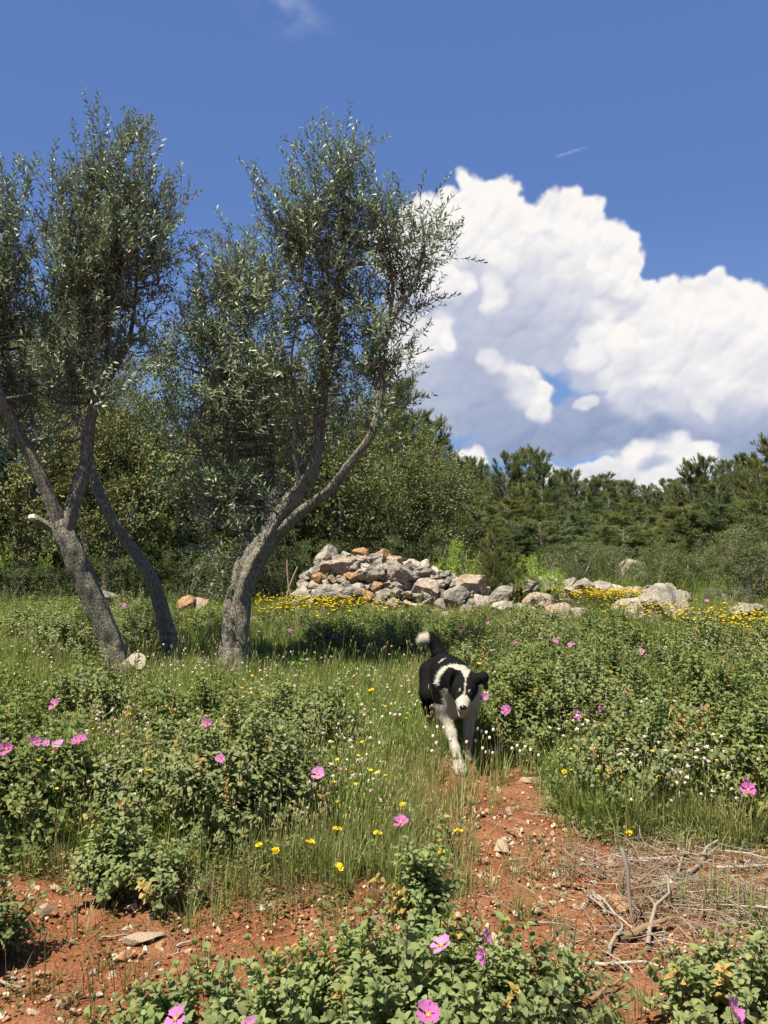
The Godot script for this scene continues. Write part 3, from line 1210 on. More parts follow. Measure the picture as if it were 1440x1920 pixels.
# fills egg-shaped parts of a crown with leafy twigs, and feeds them with thin branches from the limbs
func fill_crown(root: Node3D, limbs: Array, eggs: Array, depth: float, dense: float, tone: Color) -> void:
	var skeleton := []
	for c in limbs:
		for k in c[0].size():
			if k > c[0].size() / 4:
				skeleton.append([c[0][k], c[1][k]])
	var where := [[], [], []]
	var g := Geo.new()
	for e in eggs:
		var cen := at(e[0], e[1], depth + e[4])
		var sx: float = e[2] / FOCAL * depth
		var sy: float = e[3] / FOCAL * depth
		var sz := maxf(sx, 0.35) * 0.85
		var n := int(sx * sy * dense * e[5])
		var nb := maxi(3, int(n / 8))
		for b in nb:
			var d := ball_dir()
			var q := pow(rng.randf(), 0.33)
			var tip := cen + Vector3(d.x * sx, d.y * sy, d.z * sz) * q * 0.95
			# nearest wood below the tip
			var best: Array = skeleton[0]
			var bd := 1e9
			for s in skeleton:
				var dd: Vector3 = tip - s[0]
				var cost := dd.length() + maxf(0.0, -dd.y) * 2.0
				if cost < bd:
					bd = cost
					best = s
			var from: Vector3 = best[0]
			var mid := from.lerp(tip, 0.5) + Vector3(rr(-0.06, 0.06), -0.05 * bd + rr(-0.05, 0.03), rr(-0.06, 0.06))
			var pts := curve([from, mid, tip], 4)
			var r0 := minf(best[1] * 0.5, 0.006 + 0.010 * bd)
			g.tube(local(pts, root.position), lerp_list([r0, r0 * 0.6, 0.0022], 4), 5, Color.WHITE, 0.0, false)
			var m := maxi(5, int(n / float(nb)))
			for k in m:
				var t := rr(0.5, 1.0)
				var idx := mini(int(t * (pts.size() - 1)), pts.size() - 2)
				var p: Vector3 = pts[idx].lerp(pts[idx + 1], t * (pts.size() - 1) - idx)
				p += ball_dir() * rr(0.03, 0.13)
				var out := (p - cen)
				out = Vector3(out.x / sx, out.y / sy, out.z / sz)
				var dir := Vector3.UP * rr(0.5, 1.25) + out * 0.55 + ball_dir() * 0.55
				var kind := rng.randi() % 3
				where[kind].append(Transform3D(along(dir, rr(0.7, 1.05)), p - root.position))
	part("small_branch", g.mesh(), materials.bark, root).set_meta("kind", "stuff")
	part("crown", bake(olive_twigs, where, tone, 0.16), materials.olive, root)


func make_olives() -> void:
	# leaning olive with the sawn stub
	var a := thing("olive_tree", at(232, 1285, 6.3), "leaning grey olive tree with a sawn white stub at its foot", "olive tree")
	a.position.y = 0.0
	var trunk := add_limb(a, "trunk", [[238, 1305, 6.3, .26], [230, 1275, 6.29, .19], [222, 1245, 6.28, .150], [205, 1190, 6.25, .122], [168, 1105, 6.2, .115], [135, 1030, 6.15, .118], [114, 985, 6.15, .115], [108, 960, 6.15, .06]], 30, 0.19)
	var l1 := add_limb(a, "limb", [[118, 1000, 6.15, .09], [92, 930, 6.1, .075], [62, 865, 6.05, .068], [30, 805, 6.0, .062], [0, 740, 5.9, .055], [-40, 650, 5.8, .045], [-60, 520, 5.75, .03], [-50, 400, 5.75, .018]])
	var l2 := add_limb(a, "limb", [[120, 1000, 6.15, .10], [140, 935, 6.2, .088], [160, 870, 6.25, .078], [166, 800, 6.25, .07], [190, 730, 6.3, .062], [222, 672, 6.33, .056], [248, 632, 6.35, .052]])
	var l2b := add_limb(a, "limb", [[240, 650, 6.35, .03], [252, 580, 6.35, .022], [256, 480, 6.35, .017], [240, 380, 6.35, .012], [225, 280, 6.3, .007]], 8, 0.05)
	var l3 := add_limb(a, "limb", [[172, 790, 6.25, .035], [196, 690, 6.2, .026], [205, 600, 6.2, .022], [225, 500, 6.2, .018], [215, 400, 6.2, .012], [205, 300, 6.2, .008]], 8, 0.05)
	add_limb(a, "limb", [[116, 1005, 6.15, .06], [92, 988, 6.12, .05], [70, 974, 6.08, .042], [60, 968, 6.06, .034]], 10, 0.2)
	var cut := Geo.new()
	var cb := at(236, 1262, 6.25)
	var ce := at(258, 1239, 6.08)
	cut.tube(local([cb, cb.lerp(ce, 0.5), ce], a.position), [.09, .074, .070], 14, Color.WHITE, 0.08, true)
	var stub := part("sawn_stub", cut.mesh(), materials.bark, a)
	stub.set_meta("label", "short sawn off stub with a pale cut face")
	var face := Geo.new()
	var fd := (ce - cb).normalized()
	var ring := []
	var fx := fd.cross(Vector3.UP).normalized()
	var fy := fx.cross(fd)
	var fc := face.vert(ce - a.position + fd * 0.006)
	for s in 18:
		var an := TAU * s / 18.0
		ring.append(face.vert(ce - a.position + fd * 0.004 + (fx * cos(an) + fy * sin(an)) * 0.066 * (1.0 + 0.06 * sin(an * 3.0))))
	for s in 18:
		face.tri(fc, ring[s], ring[(s + 1) % 18])
	var wood := plain(lin(0.62, 0.56, 0.46), 0.9)
	wood.albedo_texture = materials.grain_color
	wood.uv1_triplanar = true
	wood.uv1_scale = Vector3(14, 14, 14)
	part("cut_face", face.mesh(), wood, stub)
	var kp := part("healed_knob", rocks[4], wood, a, Transform3D(Basis(Vector3.UP, 0.7) * Basis.from_scale(Vector3(.048, .036, .042)), at(63, 970, 6.06) - a.position))
	kp.set_meta("label", "pale healed knob on a short stump of branch")
	var tone := Color(1, 1, 1)
	fill_crown(a, [l1, l2, l2b, l3], [
		[205, 325, 70, 80, 0.0, 1.15], [150, 400, 95, 90, -0.1, 1.2], [265, 420, 85, 90, 0.1, 1.2], [55, 425, 75, 90, -0.1, 1.0], [330, 420, 40, 70, 0.0, 0.8],
		[100, 500, 110, 100, 0.1, 1.3], [220, 510, 110, 95, -0.1, 1.3], [20, 560, 100, 110, 0.0, 1.3], [130, 620, 130, 90, 0.2, 1.2], [285, 590, 55, 75, 0.1, 0.9], [50, 700, 110, 80, 0.3, 1.1], [170, 690, 80, 60, -0.2, 0.8], [30, 800, 80, 60, 0.3, 0.7], [-60, 470, 90, 110, 0.0, 1.0], [-90, 620, 90, 110, 0.0, 0.9], [120, 760, 60, 60, 0.3, 0.7]], 6.15, 860.0, tone)
	# slender olive behind it
	var b := thing("olive_tree", at(325, 1262, 6.95), "slender olive with a pale bent trunk behind the leaning olive", "olive tree")
	b.position.y = 0.0
	var bt := add_limb(b, "trunk", [[332, 1278, 6.95, .19], [328, 1255, 6.95, .14], [322, 1225, 6.95, .105], [306, 1150, 6.95, .092], [288, 1092, 6.95, .085], [258, 1042, 6.97, .072], [222, 995, 7.0, .07], [192, 940, 7.0, .064], [172, 885, 7.05, .058], [150, 800, 7.1, .05], [130, 700, 7.1, .038], [120, 580, 7.1, .028], [130, 450, 7.1, .016]], 26, 0.17)
	fill_crown(b, [bt], [[150, 620, 120, 80, 0.1, 0.8], [90, 700, 110, 70, 0.1, 0.8], [170, 480, 90, 90, 0.1, 0.7], [240, 700, 60, 60, 0.0, 0.5]], 7.15, 620.0, tone)
	# stout olive
	var c := thing("olive_tree", at(440, 1290, 6.25), "stout hollowed olive tree whose trunk bends over the grass", "olive tree")
	c.position.y = 0.0
	var ct := add_limb(c, "trunk", [[436, 1312, 6.25, .27], [438, 1285, 6.25, .20], [440, 1255, 6.25, .158], [444, 1200, 6.25, .132], [452, 1120, 6.25, .128], [474, 1060, 6.22, .125], [510, 1000, 6.2, .116], [545, 940, 6.2, .105], [572, 900, 6.2, .10], [590, 872, 6.2, .085]], 34, 0.24)
	var second := add_limb(c, "trunk", [[418, 1300, 6.3, .13], [428, 1230, 6.32, .10], [436, 1150, 6.34, .095], [452, 1075, 6.36, .085], [474, 1010, 6.4, .07], [496, 950, 6.45, .055], [508, 880, 6.5, .045], [505, 790, 6.5, .035], [485, 700, 6.5, .026], [455, 610, 6.5, .018], [430, 520, 6.5, .011]], 26, 0.2)
	var c1 := add_limb(c, "limb", [[572, 905, 6.2, .10], [592, 850, 6.2, .082], [598, 790, 6.2, .074], [606, 720, 6.2, .066], [616, 660, 6.2, .056], [628, 570, 6.2, .04], [645, 470, 6.2, .027], [640, 370, 6.2, .016], [625, 280, 6.2, .008]])
	var c2 := add_limb(c, "limb", [[520, 1000, 6.18, .075], [570, 955, 6.1, .066], [615, 920, 6.07, .06], [655, 870, 6.04, .052], [695, 815, 6.0, .045], [712, 745, 6.0, .04], [718, 660, 6.0, .038], [735, 600, 6.0, .036], [764, 552, 6.0, .032], [785, 505, 6.0, .026], [795, 460, 6.0, .017], [790, 410, 6.0, .009]])
	var c2b := add_limb(c, "limb", [[728, 610, 6.0, .026], [736, 550, 6.0, .02], [732, 490, 6.0, .015], [724, 420, 6.0, .009]], 8, 0.05)
	var c4 := add_limb(c, "limb", [[562, 905, 6.15, .04], [552, 840, 6.1, .028], [554, 760, 6.05, .022], [545, 680, 6.0, .018], [560, 590, 6.0, .013], [570, 480, 6.0, .008]], 8, 0.08)
	fill_crown(c, [c1, c2, c2b, c4, second], [
		[625, 345, 46, 85, 0.0, 1.2], [680, 410, 60, 90, 0.0, 1.2], [560, 430, 70, 90, 0.0, 1.2], [500, 450, 45, 80, 0.0, 1.0], [640, 480, 110, 90, -0.1, 1.3], [745, 450, 55, 75, 0.0, 1.2], [800, 450, 30, 45, 0.0, 1.0],
		[430, 540, 70, 85, 0.1, 1.2], [530, 560, 110, 90, 0.0, 1.3], [650, 590, 90, 90, 0.1, 1.2], [370, 590, 55, 75, 0.1, 1.0], [440, 670, 100, 80, 0.0, 1.1], [560, 690, 90, 75, -0.2, 1.0], [735, 655, 30, 55, 0.0, 1.0], [660, 700, 60, 60, 0.1, 0.8],
		[380, 730, 90, 70, 0.0, 0.9], [480, 790, 110, 70, 0.1, 1.0], [610, 790, 70, 60, 0.2, 0.8], [430, 890, 90, 80, 0.2, 0.9], [350, 640, 40, 70, 0.1, 0.9], [700, 790, 24, 40, 0.0, 0.9], [690, 660, 40, 60, 0.0, 0.9], [722, 720, 34, 60, 0.0, 1.1], [745, 600, 46, 55, 0.0, 1.1], [765, 530, 46, 50, 0.0, 1.1], [470, 980, 60, 80, 0.1, 0.8], [360, 850, 80, 80, 0.1, 0.8], [545, 880, 60, 80, -0.1, 0.6], [640, 740, 60, 60, -0.2, 0.8], [330, 960, 70, 80, 0.3, 0.6], [410, 1050, 50, 80, 0.2, 0.6]], 6.2, 860.0, tone)


# ---------------------------------------------------------------- trees and bushes of the thicket
func make_oak_variant(called: String, seed_value: int, lumps: int, per_lump: int, squat: float, tone: Color) -> Node3D:
	# unit tree: crown about 1 m in radius, 2.2 m high, standing at the origin
	var root := Node3D.new()
	root.name = called
	var r0 := rng.seed
	rng.seed = seed_value
	var g := Geo.new()
	var where := [[], [], []]
	for t in 4:
		var ang := rr(0, TAU)
		var top := Vector3(cos(ang) * 0.45, 1.5 * squat, sin(ang) * 0.45)
		g.tube(curve([Vector3(cos(ang) * 0.06, -0.05, sin(ang) * 0.06), Vector3(cos(ang) * 0.2, 0.6, sin(ang) * 0.2), top], 4), lerp_list([0.05, 0.035, 0.012], 4), 7, Color.WHITE, 0.1)
	for k in lumps:
		var d := ball_dir()
		var q := pow(rng.randf(), 0.35)
		var c := Vector3(d.x * q * 0.82, 1.15 + d.y * q * 0.95, d.z * q * 0.82)
		c.y = maxf(c.y - (0.25 if squat < 1.0 else 0.0), 0.16) * squat
		var rad := rr(0.24, 0.42)
		for j in per_lump:
			var e := ball_dir()
			if e.y < -0.35 and rng.randf() < 0.6:
				continue
			var p := c + e * rad * rr(0.7, 1.05)
			if p.y < 0.02:
				continue
			var kind := rng.randi() % 3
			where[kind].append(Transform3D(along(e + Vector3.UP * 0.6, rr(0.5, 0.8)), p))
	part("trunk", g.mesh(), materials.bark, root)
	part("crown", bake(oak_clumps, where, tone, 0.24), materials.oak, root)
	rng.seed = r0
	return root


func place(proto: Node3D, called: String, where: Vector3, sx: float, sy: float, turn: float, label: String, category: String, group := "") -> Node3D:
	var o: Node3D = proto.duplicate()
	o.name = numbered(called)
	add_child(o)
	o.transform = Transform3D(Basis(Vector3.UP, turn) * Basis.from_scale(Vector3(sx, sy, sx)), where)
	tag(o, label, category, group)
	return o


func make_pine_variant(called: String, seed_value: int, tone: Color) -> Node3D:
	# unit pine: 4 m high, standing at the origin
	var root := Node3D.new()
	root.name = called
	var r0 := rng.seed
	rng.seed = seed_value
	var g := Geo.new()
	var where := [[], [], []]
	var lean := Vector3(rr(-0.2, 0.2), 0, rr(-0.2, 0.2))
	g.tube(curve([Vector3(0, -0.1, 0), Vector3(0, 1.4, 0) + lean * 0.5, Vector3(0, 4.0, 0) + lean], 6), lerp_list([0.09, 0.065, 0.012], 6), 8, Color.WHITE, 0.08)
	var y := 0.35
	while y < 4.0:
		var t := (y - 0.35) / 3.65
		var n := 5 if t < 0.8 else 4
		for k in n:
			var ang := rr(0, TAU)
			var ln := (0.25 + 1.15 * pow(1.0 - t, 0.75) * smoothstep(-0.2, 0.15, t)) * rr(0.55, 1.1)
			var from := Vector3(0, y, 0) + lean * (y / 4.0)
			var tip := from + Vector3(cos(ang), rr(0.25, 0.75) + t * 0.5, sin(ang)) * ln
			var mid := from.lerp(tip, 0.5) + Vector3(0, -0.08 * ln, 0)
			var pts := curve([from, mid, tip], 3)
			g.tube(pts, lerp_list([0.022 * (1.1 - t), 0.012, 0.005], 3), 5, Color.WHITE, 0.0, false)
			var m := int(5 + ln * 9)
			for j in m:
				var q := rr(0.35, 1.0)
				var p := from.lerp(tip, q) + ball_dir() * 0.13 * ln
				var kind := rng.randi() % 3
				where[kind].append(Transform3D(along((tip - from).normalized() + Vector3.UP * 0.7 + ball_dir() * 0.6, rr(0.75, 1.15)), p))
		y += rr(0.14, 0.24)
	part("trunk", g.mesh(), materials.bark, root)
	part("crown", bake(pine_clumps, where, tone, 0.2), materials.pine, root)
	rng.seed = r0
	return root


func make_thicket() -> void:
	var holm := []
	for k in 3:
		holm.append(make_oak_variant("holm", 500 + k, 34, 38, 1.0, [Color(0.125, 0.145, 0.050), Color(0.140, 0.150, 0.058), Color(0.112, 0.138, 0.046)][k]))
	var low := []
	for k in 3:
		low.append(make_oak_variant("low", 520 + k, 20, 34, 0.8, [Color(0.112, 0.146, 0.046), Color(0.092, 0.122, 0.042), Color(0.125, 0.145, 0.060)][k]))
	var bright := make_oak_variant("bright", 540, 16, 34, 0.8, Color(0.27, 0.38, 0.065))
	var pines := []
	for k in 4:
		pines.append(make_pine_variant("pine", 560 + k, [Color(0.165, 0.205, 0.080), Color(0.145, 0.190, 0.085), Color(0.185, 0.210, 0.078), Color(0.135, 0.182, 0.088)][k]))
	# dark evergreen oaks behind the olives: px, depth, radius, top py
	for a in [[-330, 13.6, 1.9, 620], [-500, 14.0, 1.9, 640], [-160, 13.0, 1.9, 560], [40, 13.2, 1.7, 660], [190, 12.6, 1.4, 760], [310, 13.6, 1.7, 625], [430, 12.8, 1.4, 720], [530, 13.8, 1.7, 700], [650, 13.2, 1.4, 745], [760, 13.4, 1.2, 850], [820, 14.4, 1.2, 870], [-60, 15.5, 2.2, 600], [120, 16, 2.2, 640], [420, 16.5, 2.2, 680], [600, 16.5, 2.2, 720]]:
		var p := at(a[0], 985, a[1])
		var h: float = EYE_HEIGHT + (985.0 - a[3]) / FOCAL * a[1]
		place(holm[rng.randi() % 3], "evergreen_oak", on_ground(p.x, p.z), a[2], h / 2.15, rr(0, TAU), "dark evergreen oak in the thicket behind the olive trees", "oak", "evergreen oaks behind the olive trees")
	# undergrowth in their shade
	for a in [[20, 12.0, 0.7, 0.8], [130, 11.9, 0.6, 0.8], [250, 12.0, 0.7, 1.0], [350, 11.8, 0.6, 0.9], [430, 11.7, 0.6, 1.1], [520, 12.1, 0.6, 1.2], [700, 12.6, 0.8, 1.3], [800, 12.9, 0.7, 1.2], [600, 12.3, 0.7, 1.3]]:
		var p := at(a[0], 985, a[1])
		place(low[1], "thicket_bush", on_ground(p.x, p.z), a[2], a[3] / 1.75, rr(0, TAU), "dark leafy bush at the foot of the evergreen oaks", "bush", "bushes at the foot of the oaks")
	# young pines: px, depth, top py, width factor
	var list := [[742, 20, 722, 1.15], [705, 21, 770, 1.1], [795, 21, 800, 1.0], [850, 25, 872, 1.1], [885, 27, 866, 1.15], [945, 26, 858, 1.1], [985, 28, 856, 1.1], [1020, 25, 862, 1.1], [1068, 27, 888, 1.1], [1105, 31, 905, 1.1], [1140, 34, 912, 1.1], [1175, 36, 914, 1.1], [1210, 36, 918, 1.1], [1245, 33, 928, 1.2], [1285, 27, 880, 1.2], [1325, 27, 868, 1.1], [1365, 28, 872, 1.1], [1405, 26, 858, 1.1], [1440, 25, 838, 1.2], [1480, 25, 850, 1.2], [1520, 26, 840, 1.2],
		[870, 22, 925, 1.2], [1000, 22.5, 920, 1.25], [1095, 24, 940, 1.3], [1180, 27, 950, 1.3], [1345, 22.5, 915, 1.25], [1460, 21, 900, 1.2], [1060, 18.5, 975, 1.5], [1130, 20, 968, 1.5], [1215, 19.5, 972, 1.5], [1275, 18.5, 960, 1.5], [1330, 18, 955, 1.4], [1420, 17.5, 945, 1.4], [905, 17.5, 955, 1.4], [960, 19, 950, 1.4], [1020, 17, 985, 1.6], [1165, 17.5, 990, 1.6], [910, 33, 880, 1.2], [1040, 34, 895, 1.2], [1265, 38, 915, 1.2], [1385, 35, 890, 1.2], [1580, 28, 850, 1.2]]
	for k in list.size():
		var a: Array = list[k]
		var p := at(a[0], 985, a[1])
		var h: float = EYE_HEIGHT + (985.0 - a[2]) / FOCAL * a[1]
		var s := h / 4.1
		place(pines[k % 4], "pine_tree", on_ground(p.x, p.z), maxf(s, 0.75) * a[3] * 0.92, s, rr(0, TAU), "young green pine standing at the far edge of the wood" if k > 2 else "taller young pine behind the stone pile's thicket", "pine tree", "pines along the far wood edge" if k > 2 else "pines behind the thicket")
	# second rank that closes the wood
	for k in 26:
		var x := -26.0 + k * 2.5 + rr(-0.8, 0.8)
		var z := -rr(42.0, 50.0)
		place(pines[k % 4], "pine_tree", on_ground(x, z), rr(1.2, 1.5), rr(0.85, 1.0), rr(0, TAU), "distant pine in the rank that closes the wood", "pine tree", "pines in the closing rank of the wood")
	# scrub below the pines
	for k in 34:
		var px := 830.0 + k * 21.0 + rr(-10, 10)
		var d := rr(17.0, 25.0)
		var p := at(px, 985, d)
		var h := rr(0.6, 1.25)
		place(low[(k * 7) % 3], "scrub_bush", on_ground(p.x, p.z), rr(0.5, 1.0), h / 1.75, rr(0, TAU), "rounded green scrub bush below the young pines", "bush", "scrub below the pines")
	# single bushes by the stones
	var p1 := at(868, 985, 12.4)
	place(bright, "terebinth_bush", on_ground(p1.x, p1.z + 0.5), 0.46, 1.25 / 1.75, 0.4, "bright yellow-green bush behind the stone pile", "bush")
	var p2 := at(1000, 985, 12.0)
	place(bright, "terebinth_bush", on_ground(p2.x, p2.z + 0.6), 0.44, 1.0 / 1.75, 2.4, "bright green rounded bush by the rubble wall", "bush")
	var p3 := at(930, 985, 11.5)
	place(pines[2], "juniper_bush", on_ground(p3.x, p3.z), 0.30, 1.12 / 4.1, 1.0, "feathery olive-green juniper between two bright bushes", "juniper")
	var p3b := at(985, 985, 11.5)
	place(pines[2], "juniper_bush", on_ground(p3b.x, p3b.z), 0.22, 0.6 / 4.1, 2.0, "lower spreading juniper beside the taller juniper", "juniper")
	for a in [[1045, 15.5, 0.6, 0.9, 1], [1115, 16.5, 0.7, 1.0, 0], [1195, 16.5, 0.6, 0.85, 2], [1260, 15.5, 0.7, 1.0, 1], [1330, 15.0, 0.6, 0.95, 0], [1385, 15.5, 0.7, 1.1, 2], [1440, 14.8, 0.7, 1.1, 0], [1085, 14.5, 0.7, 1.0, 2], [1150, 15.5, 0.6, 0.9, 2], [1230, 14.0, 0.6, 0.95, 0], [1290, 14.5, 0.6, 0.9, 1], [1060, 13.0, 0.35, 0.75, 1]]:
		var p := at(a[0], 985, a[1])
		place(low[a[4]], "scrub_bush", on_ground(p.x, p.z), a[2], a[3] / 1.75, rr(0, TAU), "twiggy bush behind the low rubble wall", "bush", "bushes behind the rubble wall")
	# small tree at the edge of the field
	var p5 := at(1412, 985, 12.3)
	var t := make_oak_variant("small", 545, 26, 40, 1.0, Color(0.125, 0.14, 0.06))
	t.name = numbered("carob_tree")
	add_child(t)
	t.transform = Transform3D(Basis.from_scale(Vector3(0.78, 0.62, 0.78)), on_ground(p5.x, p5.z) + Vector3(0, 0.05, 0))
	tag(t, "small round-crowned tree with a bare stem past the boulders", "tree")
	var p6 := at(1365, 985, 11.8)
	var lav := make_oak_variant("lavender", 546, 12, 30, 0.7, Color(0.17, 0.19, 0.125))
	lav.name = numbered("grey_bush")
	add_child(lav)
	lav.transform = Transform3D(Basis.from_scale(Vector3(0.42, 0.24, 0.42)), on_ground(p6.x, p6.z))
	tag(lav, "low grey-green cushion bush beside the small tree", "bush")
	# thin dead saplings by the pile
	for a in [[560, 1125, 1050, 10.8], [536, 1125, 1062, 10.9]]:
		var g := Geo.new()
		var b := at(a[0], a[1], a[3])
		b = on_ground(b.x, b.z)
		var tp := at(a[0] - (22 if a[0] == 560 else -22), a[2], a[3])
		g.tube(curve([Vector3.ZERO, (tp - b) * 0.5 + Vector3(-0.05, 0, 0), tp - b], 4), lerp_list([0.016, 0.013, 0.008], 4), 6, Color(0.33, 0.25, 0.18))
		var o := part("bare_sapling", g.mesh(), materials.twig, self)
		o.position = b
		tag(o, "bare pale sapling stem beside the stone pile", "sapling", "bare stems by the stone pile")


# ---------------------------------------------------------------- rockrose shrubs
var petal_mesh: ArrayMesh
var centre_mesh: ArrayMesh
var petal_mats := []
var centre_mat: StandardMaterial3D
var single_leaves := []
var leaf_tones := []
var shrub_list := []   # [node, centre, radius, height]


func make_flower_kit() -> void:
	# one crinkled wedge petal, along +x, claw at the origin
	var g := Geo.new()
	var rows := 6
	var cols := 9
	for a in rows:
		var t := a / float(rows - 1)
		for b in cols:
			var s := b / float(cols - 1) * 2.0 - 1.0
			var half := lerpf(0.14, 0.665, pow(t, 0.7))
			var len2 := t * (1.0 - 0.20 * s * s + 0.035 * sin(s * 9.0) - 0.08 * exp(-s * s * 30.0))
			var ang := s * half
			var crinkle := 0.06 * sin(s * 11.0 + t * 7.0) * t + 0.035 * sin(t * 15.0 + s * 3.0) + 0.03 * sin(s * 23.0) * t
			g.vert(Vector3(cos(ang) * len2, 0.25 * t * t - 0.05 * t + crinkle, sin(ang) * len2), Color(1, 1, 1) if t > 0.2 else Color(1.0, 0.9, 0.5))
	for a in rows - 1:
		for b in cols - 1:
			var k := a * cols + b
			g.quad(k, k + 1, k + cols + 1, k + cols)
	petal_mesh = g.mesh()
	var c := Geo.new()
	c.ball(Vector3(0, 0.08, 0), Vector3(0.15, 0.10, 0.15), Color(1, 1, 1), 4, 8)
	for k in 16:
		var an := k * 2.4
		var rad := 0.07 + 0.17 * (k / 16.0)
		c.tube([Vector3(0, 0.05, 0), Vector3(cos(an) * rad, 0.20, sin(an) * rad)], [0.012, 0.01], 3, Color(1, 1, 1), 0.0, false)
		c.ball(Vector3(cos(an) * rad, 0.22, sin(an) * rad), Vector3(0.026, 0.03, 0.026), Color(1.1, 0.85, 0.6), 3, 4)
	centre_mesh = c.mesh()
	for col in [lin(0.49, 0.18, 0.44), lin(0.54, 0.25, 0.50), lin(0.44, 0.13, 0.38)]:
		var m := StandardMaterial3D.new()
		m.albedo_color = col
		m.roughness = 0.7
		m.metallic_specular = 0.25
		m.backlight_enabled = true
		m.backlight = lin(0.7, 0.3, 0.65)
		m.cull_mode = BaseMaterial3D.CULL_DISABLED
		petal_mats.append(m)
	centre_mat = plain(lin(0.82, 0.42, 0.03), 0.8)
	for k in 5:
		var q := Geo.new()
		q.oval(Vector3.ZERO, Vector3(1, 0, 0), Vector3.UP, 1.0, 0.50 + 0.04 * k, 0.14, [0.5, 0.9, 1.2, 0.3, 0.7][k], Color.WHITE, [0.05, -0.08, 0.1, -0.04, 0.0][k])
		single_leaves.append(q.mesh())
	for col in [lin(0.225, 0.265, 0.115), lin(0.255, 0.30, 0.132), lin(0.195, 0.24, 0.105), lin(0.285, 0.32, 0.15), lin(0.25, 0.275, 0.15)]:
		var m := StandardMaterial3D.new()
		m.albedo_color = col
		m.roughness = 0.65
		m.metallic_specular = 0.3
		m.backlight_enabled = true
		m.backlight = lin(0.55, 0.72, 0.30)
		m.cull_mode = BaseMaterial3D.CULL_DISABLED
		m.heightmap_enabled = true
		m.heightmap_texture = materials.grain
		m.heightmap_scale = 0.12
		m.uv1_triplanar = true
		m.uv1_scale = Vector3(2, 2, 2)
		leaf_tones.append(m)


func add_flower(root: Node3D, p: Vector3, size: float, face: Vector3) -> void:
	var f := Node3D.new()
	f.name = "flower"
	root.add_child(f, true)
	f.transform = Transform3D(along(face, size * 0.5), p - root.position)
	var m: Material = petal_mats[rng.randi() % 3]
	for k in 5:
		var b := Basis(Vector3.UP, TAU * k / 5.0 + rr(-0.12, 0.12)) * Basis(Vector3.BACK, rr(-0.15, 0.42)) * Basis(Vector3.RIGHT, rr(-0.22, 0.22)) * Basis.from_scale(Vector3(rr(0.86, 1.06), rr(0.7, 1.5), rr(0.82, 1.08)))
		part("petal", petal_mesh, m, f, Transform3D(b, Vector3(0, 0.02 + 0.014 * k, 0)))
	part("flower_centre", centre_mesh, centre_mat, f)
	# stalk down into the shrub
	var g := Geo.new()
	var down: Vector3 = root.position + Vector3(0, 0.03, 0) - p
	var foot := p + down * 0.28 - Vector3(0, 0.02, 0)
	g.tube(curve([foot - root.position, p.lerp(foot, 0.5) - root.position + Vector3(0, -0.01, 0), p - root.position - face.normalized() * 0.002], 3), lerp_list([0.0016, 0.0013, 0.0012], 3), 4, Color(0.16, 0.15, 0.07), 0.0, false)
	part("flower_stalk", g.mesh(), materials.twig, root)


